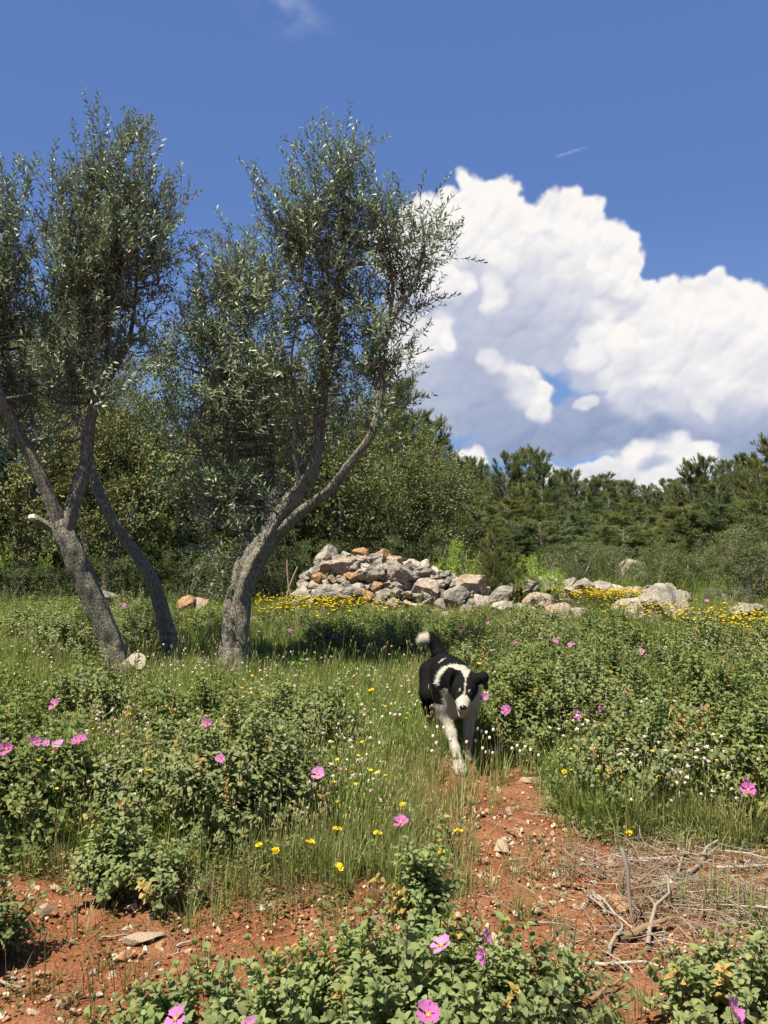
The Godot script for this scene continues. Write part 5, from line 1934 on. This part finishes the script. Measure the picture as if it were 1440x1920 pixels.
func make_dead_wood() -> void:
	var grey := Color(0.25, 0.215, 0.175)
	var pale := Color(0.34, 0.31, 0.265)
	var brown := Color(0.20, 0.14, 0.09)
	# chosen branches: end px,py -> end px,py, thickness, colour, label
	var list := [
		[1165, 1590, 1190, 1745, 0.0075, pale, "pale upright forked stick standing in the twig heap", 0.16], [1160, 1770, 1255, 1745, 0.015, brown, "thick brown branch lying through the twig heap", 0.02],
		[1215, 1785, 1258, 1695, 0.008, grey, "grey stick leaning across the thick branch", 0.07], [1100, 1812, 1245, 1830, 0.006, pale, "long straight pale stick below the twig heap", 0.01],
		[1285, 1650, 1345, 1612, 0.009, grey, "curved grey branch rising from the twigs by the shrubs", 0.04], [1345, 1640, 1440, 1645, 0.007, pale, "pale straight stick running out of the twig heap", 0.02],
		[1270, 1650, 1290, 1600, 0.006, grey, "short grey twig beside the curved branch", 0.03], [1105, 1880, 1165, 1850, 0.007, brown, "brown stick on the soil below the straight pale stick", 0.01],
		[1140, 1800, 1170, 1750, 0.008, grey, "stubby grey branch end beside the thick branch", 0.02], [1110, 1690, 1125, 1720, 0.010, grey, "short grey stub near the tan stone", 0.03],
		[185, 1775, 240, 1765, 0.004, grey, "thin grey twig lying left of the pale slab on red soil", 0.0], [0, 1850, 40, 1862, 0.005, grey, "grey twig on the red soil by a leafy seedling", 0.0],
		[330, 1790, 372, 1770, 0.004, pale, "slender pale twig past the long slab", 0.0], [950, 1565, 980, 1580, 0.005, brown, "brown twig lying on the path", 0.0], [990, 1738, 1080, 1745, 0.004, grey, "thin grey twig on the path's edge", 0.0],
		[20, 1120, 60, 1090, 0.02, grey, "grey dead branch lying under the thicket", 0.2], [40, 1105, 110, 1110, 0.018, grey, "dead grey branch lying flat in the thicket's shade", 0.02]]
	for a in list:
		var d0: float = 1838.5 / (a[1] - 985.0)
		var d1: float = 1838.5 / (a[3] - 985.0)
		var p0 := at(a[0], a[1], d0)
		p0 = on_ground(p0.x, p0.z) + Vector3(0, 0.012, 0)
		var p1 := at(a[2], a[3], d1)
		if a[7] > 0.1:
			# one end in the air
			var low := p0 if a[1] > a[3] else on_ground(p1.x, p1.z)
			var dd: float = d1 if a[3] > a[1] else d0
			p0 = at(a[0], a[1], dd)
			p1 = at(a[2], a[3], dd)
		else:
			p1 = on_ground(p1.x, p1.z) + Vector3(0, 0.012 + a[7], 0)
		var ax := p1 - p0
		var m := stick_mesh(ax.length(), a[4], 4, a[5], 2)
		var x := ax.normalized()
		var z := x.cross(Vector3.UP).normalized()
		var o := part("dry_branch", m, materials.twig, self, Transform3D(Basis(x, z.cross(x), z), (p0 + p1) * 0.5))
		tag(o, a[6], "branch")
	# medium sticks of the heap
	for k in 46:
		var c := Vector3(rng.randfn(0.98, 0.22), 0, rng.randfn(-2.62, 0.22))
		if c.x < 0.62 or c.z > -2.0:
			continue
		var o := part("dry_stick", stick_mesh(rr(0.10, 0.34), rr(0.002, 0.0055), 3, [grey, pale, brown][rng.randi() % 3], 1), materials.twig, self)
		o.transform = Transform3D(Basis(Vector3.UP, rr(0, TAU)) * Basis(Vector3.BACK, rr(-0.16, 0.16)), on_ground(c.x, c.z) + Vector3(0, rr(0.01, 0.06), 0))
		tag(o, "thin dry stick lying in the heap of twigs", "stick", "sticks of the twig heap")
	# fine litter
	for k in 3:
		var m := stick_mesh(0.11, 0.0012, 3, [Color(1, 1, 1), Color(1, 0.9, 0.8), Color(0.9, 0.9, 0.9)][k], 1)
		var where := []
		var cols := []
		for j in 720:
			var x := rng.randfn(1.0, 0.26)
			var z := rng.randfn(-2.62, 0.28)
			if j % 4 == 0:
				x = rr(-1.6, 1.6)
				z = rr(-3.9, -1.7)
			var h := rr(0.004, 0.012)
			if j % 4 != 0:
				h += rr(0.0, 0.04)
			where.append(Transform3D(Basis(Vector3.UP, rr(0, TAU)) * Basis(Vector3.BACK, rr(-0.3, 0.3)) * Basis.from_scale(Vector3.ONE * rr(0.4, 1.3)), on_ground(x, z) + Vector3(0, h, 0)))
			cols.append(jitter([grey, pale, brown][rng.randi() % 3], 0.2))
		var o := multi("twig_litter", m, materials.twig, self, where, cols, "stuff")
		tag(o, ["fine grey twig litter on the soil", "pale splintered twigs strewn on the soil", "bits of bark and straw on the soil"][k], "twigs", "", "stuff")


# ---------------------------------------------------------------- the dog
func capsule_distance(p: Vector3, a: Vector3, b: Vector3, ra: float, rb: float) -> float:
	var ab := b - a
	var t := clampf((p - a).dot(ab) / maxf(ab.length_squared(), 1e-9), 0.0, 1.0)
	return (p - a - ab * t).length() - lerpf(ra, rb, t)


# surface nets round smoothly joined tapered bones: [a, b, ra, rb, sharpness]
func skin(bones: Array, cell: float, paint: Callable) -> ArrayMesh:
	var lo := Vector3.INF
	var hi := -Vector3.INF
	for b in bones:
		var r := maxf(b[2], b[3]) + cell * 5.0
		lo = lo.min(b[0] - Vector3.ONE * r).min(b[1] - Vector3.ONE * r)
		hi = hi.max(b[0] + Vector3.ONE * r).max(b[1] + Vector3.ONE * r)
	var nx := int((hi.x - lo.x) / cell) + 2
	var ny := int((hi.y - lo.y) / cell) + 2
	var nz := int((hi.z - lo.z) / cell) + 2
	var sum := PackedFloat32Array()
	sum.resize(nx * ny * nz)
	for b in bones:
		var pa: Vector3 = b[0]
		var pb: Vector3 = b[1]
		var ra: float = b[2]
		var rb: float = b[3]
		var k := 110.0
		var r := maxf(ra, rb) + cell * 4.0
		var i0 := ((pa.min(pb) - Vector3.ONE * r - lo) / cell).floor()
		var i1 := ((pa.max(pb) + Vector3.ONE * r - lo) / cell).ceil()
		var ab := pb - pa
		var inv := 1.0 / maxf(ab.length_squared(), 1e-9)
		for z in range(maxi(0, int(i0.z)), mini(nz, int(i1.z) + 1)):
			for y in range(maxi(0, int(i0.y)), mini(ny, int(i1.y) + 1)):
				var row := (z * ny + y) * nx
				for x in range(maxi(0, int(i0.x)), mini(nx, int(i1.x) + 1)):
					var q := Vector3(lo.x + x * cell, lo.y + y * cell, lo.z + z * cell) - pa
					var t := clampf(q.dot(ab) * inv, 0.0, 1.0)
					var d := (q - ab * t).length() - lerpf(ra, rb, t)
					if d < cell * 4.0:
						sum[row + x] += exp(-k * d)
	# surface where the joined distance is zero: sum = 1
	var g := Geo.new()
	var index := {}
	var value := func(s: float) -> float:
		return log(maxf(s, 1e-6))
	for z in nz - 1:
		for y in ny - 1:
			for x in nx - 1:
				var base := (z * ny + y) * nx + x
				var first := sum[base] > 1.0
				var mixed := false
				for c in 8:
					if (sum[base + (c & 1) + ((c >> 1) & 1) * nx + ((c >> 2) & 1) * nx * ny] > 1.0) != first:
						mixed = true
						break
				if not mixed:
					continue
				var acc := Vector3.ZERO
				var cnt := 0
				var vals := []
				for c in 8:
					vals.append(log(maxf(sum[base + (c & 1) + ((c >> 1) & 1) * nx + ((c >> 2) & 1) * nx * ny], 1e-5)))
				for c in 8:
					for bit in 3:
						if c & (1 << bit):
							continue
						var c2: int = c | (1 << bit)
						var va: float = vals[c]
						var vb: float = vals[c2]
						if (va > 0.0) != (vb > 0.0):
							var t := va / (va - vb)
							var pa := Vector3(c & 1, (c >> 1) & 1, (c >> 2) & 1)
							var pb := Vector3(c2 & 1, (c2 >> 1) & 1, (c2 >> 2) & 1)
							acc += pa.lerp(pb, t)
							cnt += 1
				var p := lo + (Vector3(x, y, z) + acc / cnt) * cell
				index[base] = g.vert(p, paint.call(p))
	var steps := [1, nx, nx * ny]
	for z in range(1, nz - 1):
		for y in range(1, ny - 1):
			for x in range(1, nx - 1):
				var base := (z * ny + y) * nx + x
				var inside := sum[base] > 1.0
				for axis in 3:
					if (sum[base + steps[axis]] > 1.0) == inside:
						continue
					var u: int = steps[(axis + 1) % 3]
					var w: int = steps[(axis + 2) % 3]
					if not (index.has(base) and index.has(base - u) and index.has(base - w) and index.has(base - u - w)):
						continue
					if inside:
						g.quad(index[base - u - w], index[base - w], index[base], index[base - u])
					else:
						g.quad(index[base - u - w], index[base - u], index[base], index[base - w])
	g.smooth()
	# outward normals
	var flip := 0
	for k in range(0, g.i.size(), 3 * 97):
		var p := (g.v[g.i[k]] + g.v[g.i[k + 1]] + g.v[g.i[k + 2]]) / 3.0
		var near := 1e9
		var axis_p := Vector3.ZERO
		for b in bones:
			var d := capsule_distance(p, b[0], b[1], b[2], b[3])
			if d < near:
				near = d
				var ab: Vector3 = b[1] - b[0]
				axis_p = b[0] + ab * clampf((p - b[0]).dot(ab) / maxf(ab.length_squared(), 1e-9), 0.0, 1.0)
		flip += 1 if g.n[g.i[k]].dot(p - axis_p) < 0.0 else -1
	if flip > 0:
		for k in range(0, g.i.size(), 3):
			var t := g.i[k + 1]
			g.i[k + 1] = g.i[k + 2]
			g.i[k + 2] = t
	return g.mesh()


func make_dog() -> void:
	var foot := on_ground(0.372, -4.15)
	var root := thing("dog", foot, "black and white dog walking up the path with a raised white-tipped tail", "dog")
	var bones := []
	var add := func(a: Vector3, b: Vector3, ra: float, rb: float) -> void:
		bones.append([a, b, ra, rb])
	var chain := func(list: Array) -> void:
		for k in list.size() - 1:
			bones.append([list[k][0], list[k + 1][0], list[k][1], list[k + 1][1]])
	# trunk of the body
	chain.call([[Vector3(0.0, .365, .03), .098], [Vector3(-.005, .375, -.08), .106], [Vector3(-.012, .385, -.22), .098], [Vector3(-.022, .398, -.36), .082], [Vector3(-.03, .395, -.45), .082]])
	add.call(Vector3(0.0, .315, .03), Vector3(-.01, .325, -.15), .078, .07)
	# neck and ruff
	chain.call([[Vector3(0, .40, .04), .088], [Vector3(.006, .415, .10), .080], [Vector3(.012, .43, .16), .066]])
	add.call(Vector3(0.01, .345, .085), Vector3(.012, .39, .14), .072, .058)
	# shoulders
	add.call(Vector3(-.062, .37, .04), Vector3(-.062, .30, .05), .052, .046)
	add.call(Vector3(.066, .37, .03), Vector3(.068, .30, .02), .052, .046)
	# stepping foreleg, reaching forward
	chain.call([[Vector3(-.060, .31, .05), .044], [Vector3(-.055, .235, .055), .033], [Vector3(-.034, .165, .10), .0245], [Vector3(-.018, .10, .150), .0205], [Vector3(-.006, .05, .185), .020], [Vector3(0.0, .026, .205), .027], [Vector3(.002, .020, .232), .022]])
	for t in [-1, 0, 1]:
		add.call(Vector3(0.002 + t * .012, .022, .222), Vector3(.003 + t * .016, .015, .246), .013, .0115)
	# other foreleg, under the body
	chain.call([[Vector3(.066, .31, .02), .045], [Vector3(.068, .235, .0), .032], [Vector3(.062, .16, .02), .023], [Vector3(.056, .09, .03), .020], [Vector3(.055, .03, .02), .022], [Vector3(.056, .018, .048), .021]])
	# hind legs
	for s in [-1, 1]:
		var z0: float = 0.0 if s < 0 else 0.07
		chain.call([[Vector3(s * .060 - .03, .37, -.43), .082], [Vector3(s * .082 - .03, .27, -.36 + z0 * .5), .058], [Vector3(s * .085 - .03, .20, -.40 + z0), .036], [Vector3(s * .085 - .03, .145, -.46 + z0), .027], [Vector3(s * .085 - .03, .08, -.45 + z0), .022], [Vector3(s * .085 - .03, .028, -.43 + z0), .024], [Vector3(s * .085 - .03, .018, -.395 + z0), .022]])
	# raised tail, curling over to one side
	chain.call([[Vector3(-.03, .425, -.47), .040], [Vector3(-.045, .475, -.515), .029], [Vector3(-.072, .522, -.535), .027], [Vector3(-.105, .548, -.54), .028], [Vector3(-.137, .545, -.535), .023], [Vector3(-.162, .53, -.53), .009]])
	# head, carried low and a little tilted
	var hb := Basis(Vector3(0, 0, 1), -0.10) * Basis(Vector3(1, 0, 0), 0.42) * Basis(Vector3(0, 1, 0), -0.06)
	var hc := Vector3(.016, .420, .225)
	var H := func(x: float, y: float, z: float) -> Vector3:
		return hc + hb * Vector3(x, y, z)
	add.call(H.call(0, .012, -.03), H.call(0, .014, .02), .062, .056)
	for s in [-1, 1]:
		add.call(H.call(s * .034, -.014, -.005), H.call(s * .024, -.018, .045), .036, .026)
		add.call(H.call(s * .024, .018, .035), H.call(s * .020, .012, .052), .024, .018)
	chain.call([[H.call(0, -.004, .04), .037], [H.call(0, -.012, .085), .0275], [H.call(0, -.016, .128), .0235]])
	add.call(H.call(-.010, -.024, .09), H.call(-.008, -.026, .128), .017, .014)
	add.call(H.call(.010, -.024, .09), H.call(.008, -.026, .128), .017, .014)
	# open lower jaw
	chain.call([[H.call(0, -.045, .03), .026], [H.call(0, -.074, .072), .0165], [H.call(0, -.092, .098), .0125]])
	# ears: leather folded over
	var ear := func(a: Vector3, b: Vector3, c: Vector3) -> void:
		add.call(a, b, .019, .014)
		add.call(b, c, .014, .0075)
		add.call(a.lerp(c, 0.35), b, .012, .011)
	ear.call(H.call(-.046, .052, -.025), H.call(-.074, .072, -.01), H.call(-.080, .048, .026))
	ear.call(H.call(.048, .052, -.025), H.call(.090, .066, -.02), H.call(.106, .024, .012))
	var inv := hb.inverse()
	var black := Color(0.008, 0.008, 0.0085)
	var white := Color(0.43, 0.40, 0.34)
	var grey := Color(0.30, 0.28, 0.25)
	var spots := FastNoiseLite.new()
	spots.seed = 8
	spots.frequency = 22.0
	spots.fractal_octaves = 3
	var paint := func(p: Vector3) -> Color:
		var n := spots.get_noise_3dv(p)
		var w := n * 0.018
		var h: Vector3 = inv * (p - hc)
		# tail
		if p.z < -.46 and p.y > .44:
			return white if p.x < -.106 + w * 0.6 else black
		# head
		var on_head := h.z > -.035 and p.z > .165 and p.y > .27 or (absf(h.x) > .05 and h.y > .01 and p.z > .15 and p.y > .38)
		if on_head:
			if h.y < -.034 and h.z > .045 and h.z < .12 and absf(h.x) < .018 and h.y > -.078:
				return Color(0.33, 0.10, 0.09)
			if h.z > .094 - maxf(0.0, -.010 - h.y) * 1.0 + w * 0.4:
				return white if n > -.42 else grey
			if absf(h.x) < .0035 + maxf(0.0, .020 - h.z) * 0.36 - w * 0.2 and h.y > .0:
				return white
			if h.y < -.046 + w and absf(h.x) < .06:
				return white
			if Vector2(absf(h.x) - .022, h.y - .036).length() < .005 and h.z > .03:
				return white
			return black
		# legs
		if p.z > -.05 and p.y < .24:
			if p.y > .06 and p.y < .24 and n > .33:
				return grey
			return white
		if p.z < -.25 and p.y < .10:
			return white
		# ruff, chest and collar band
		var band := p.z + (p.y - .40) * 0.35
		if p.y > .40:
			if band > -.03 + w and band < .075 + w:
				return white if n > -.30 or p.y < .46 else black
			if band >= .075 and absf(p.x) < .045 + w:
				return white
			if p.z < -.20 and p.z > -.25 and absf(p.x + .06 + (p.z + .22) * 0.6) < .012 + w * .5 and p.y > .43:
				return white
			return black
		if p.z > .035 + w and p.x > -.075 + w:
			return white
		if p.z > -.02 and p.x > .05 and p.y < .36:
			return white
		if p.y < .29 + w and p.z > -.25 and p.z < .05 and absf(p.x) < .06:
			return white
		if p.z > .0 and p.y < .31:
			return white
		return black
	var coat := tinted(0.75, 0.22)
	coat.heightmap_enabled = true
	coat.heightmap_texture = materials.grain
	coat.heightmap_scale = 0.5
	coat.uv1_triplanar = true
	coat.uv1_scale = Vector3(9, 3, 9)
	var body_mesh := skin(bones, 0.0062, paint)
	part("body", body_mesh, coat, root)
	# fur that lies back along the body
	var arr := body_mesh.surface_get_arrays(0)
	var vv: PackedVector3Array = arr[Mesh.ARRAY_VERTEX]
	var nn: PackedVector3Array = arr[Mesh.ARRAY_NORMAL]
	var cc: PackedColorArray = arr[Mesh.ARRAY_COLOR]
	var fur := Geo.new()
	for k in vv.size():
		var p := vv[k]
		var h: Vector3 = inv * (p - hc)
		var long := 0.010
		if p.z < -.46 and p.y > .44:
			long = 0.026
		elif p.y < 0.24 and p.z > -.1:
			long = 0.008
		elif h.z > 0.02 and p.z > .2:
			continue
		elif h.z > -0.03 and p.z > .18:
			long = 0.007
		elif p.z > -.05 and p.z < .16:
			long = 0.021
		var back := Vector3(0, -0.55, -0.85)
		if p.z < -.46 and p.y > .44:
			back = Vector3(-0.9, 0.35, 0.0)
		elif p.y < 0.24:
			back = Vector3(0, -1, -0.2)
		for j in 2:
			var d := (nn[k] * 0.55 + back * 0.8 + ball_dir() * 0.35).normalized()
			var side := d.cross(nn[k]).normalized() * 0.0011
			var q := p + ball_dir() * 0.003 - nn[k] * 0.002
			var ln := long * rr(0.6, 1.3)
			var col := jitter(cc[k], 0.12)
			var a := fur.vert(q - side, col)
			var b := fur.vert(q + side, col)
			var c := fur.vert(q + d * ln, col)
			if (fur.v[c] - fur.v[a]).cross(fur.v[b] - fur.v[a]).dot(nn[k]) >= 0.0:
				fur.tri(a, b, c)
			else:
				fur.tri(a, c, b)
			for e in [a, b, c]:
				fur.n[e] = nn[k]
	var fur_mat := tinted(0.75, 0.2)
	part("fur", fur.mesh(false), fur_mat, root)
	# nose, eyes, tongue, lower teeth
	var shiny := plain(lin(0.012, 0.010, 0.010), 0.22, 0.6)
	var nose := Geo.new()
	nose.ball(Vector3.ZERO, Vector3(.0175, .0135, .012), Color.WHITE, 8, 12)
	part("nose", nose.mesh(), shiny, root, Transform3D(hb, H.call(0, -.008, .150)))
	for s in [-1, 1]:
		var e := Geo.new()
		e.ball(Vector3.ZERO, Vector3(.0105, .0095, .0105), Color.WHITE, 8, 12)
		part("eye", e.mesh(), plain(lin(0.03, 0.016, 0.008), 0.08, 0.7), root, Transform3D(hb, H.call(s * .0285, .018, .0685)))
	var tongue := Geo.new()
	tongue.ball(Vector3.ZERO, Vector3(.012, .004, .030), Color.WHITE, 6, 10)
	part("tongue", tongue.mesh(), plain(lin(0.50, 0.16, 0.15), 0.4, 0.5), root, Transform3D(hb * Basis(Vector3.RIGHT, 0.5), H.call(0, -.064, .086)))


func _ready() -> void:
	rng.seed = 4711
	noise_a.seed = 3
	noise_a.frequency = 0.35
	noise_b.seed = 9
	noise_b.frequency = 0.8
	var cam := Camera3D.new()
	cam.name = "camera"
	cam.fov = 65.0
	cam.far = 2000.0
	cam.near = 0.05
	add_child(cam)
	cam.transform = Transform3D(eye_basis(), Vector3(0, EYE_HEIGHT, 0))
	cam.current = true
	var env := Environment.new()
	env.background_mode = Environment.BG_SKY
	env.sky = Sky.new()
	env.sky.sky_material = make_sky()
	env.sky_rotation = Vector3(0, PI, 0)
	env.tonemap_mode = Environment.TONE_MAPPER_LINEAR
	env.tonemap_exposure = 2.12
	env.sdfgi_enabled = true
	env.ssao_enabled = true
	env.ssil_enabled = true
	var we := WorldEnvironment.new()
	we.name = "world_environment"
	we.environment = env
	add_child(we)
	var sun := DirectionalLight3D.new()
	sun.name = "sun"
	sun.light_energy = 1.6
	sun.light_color = Color(1.0, 0.96, 0.88)
	sun.light_angular_distance = 0.5
	sun.shadow_enabled = true
	add_child(sun)
	sun.look_at_from_position(Vector3(-0.31, 0.90, 0.30) * 50.0, Vector3.ZERO, Vector3(0, 0, 1))
	make_plant_kit()
	make_stone_kit()
	make_flower_kit()
	make_ground()
	make_stone_pile()
	make_low_wall()
	make_thicket()
	make_olives()
	make_shrubs()
	make_grass()
	make_small_flowers()
	make_soil_stones()
	make_dead_wood()
	make_dog()
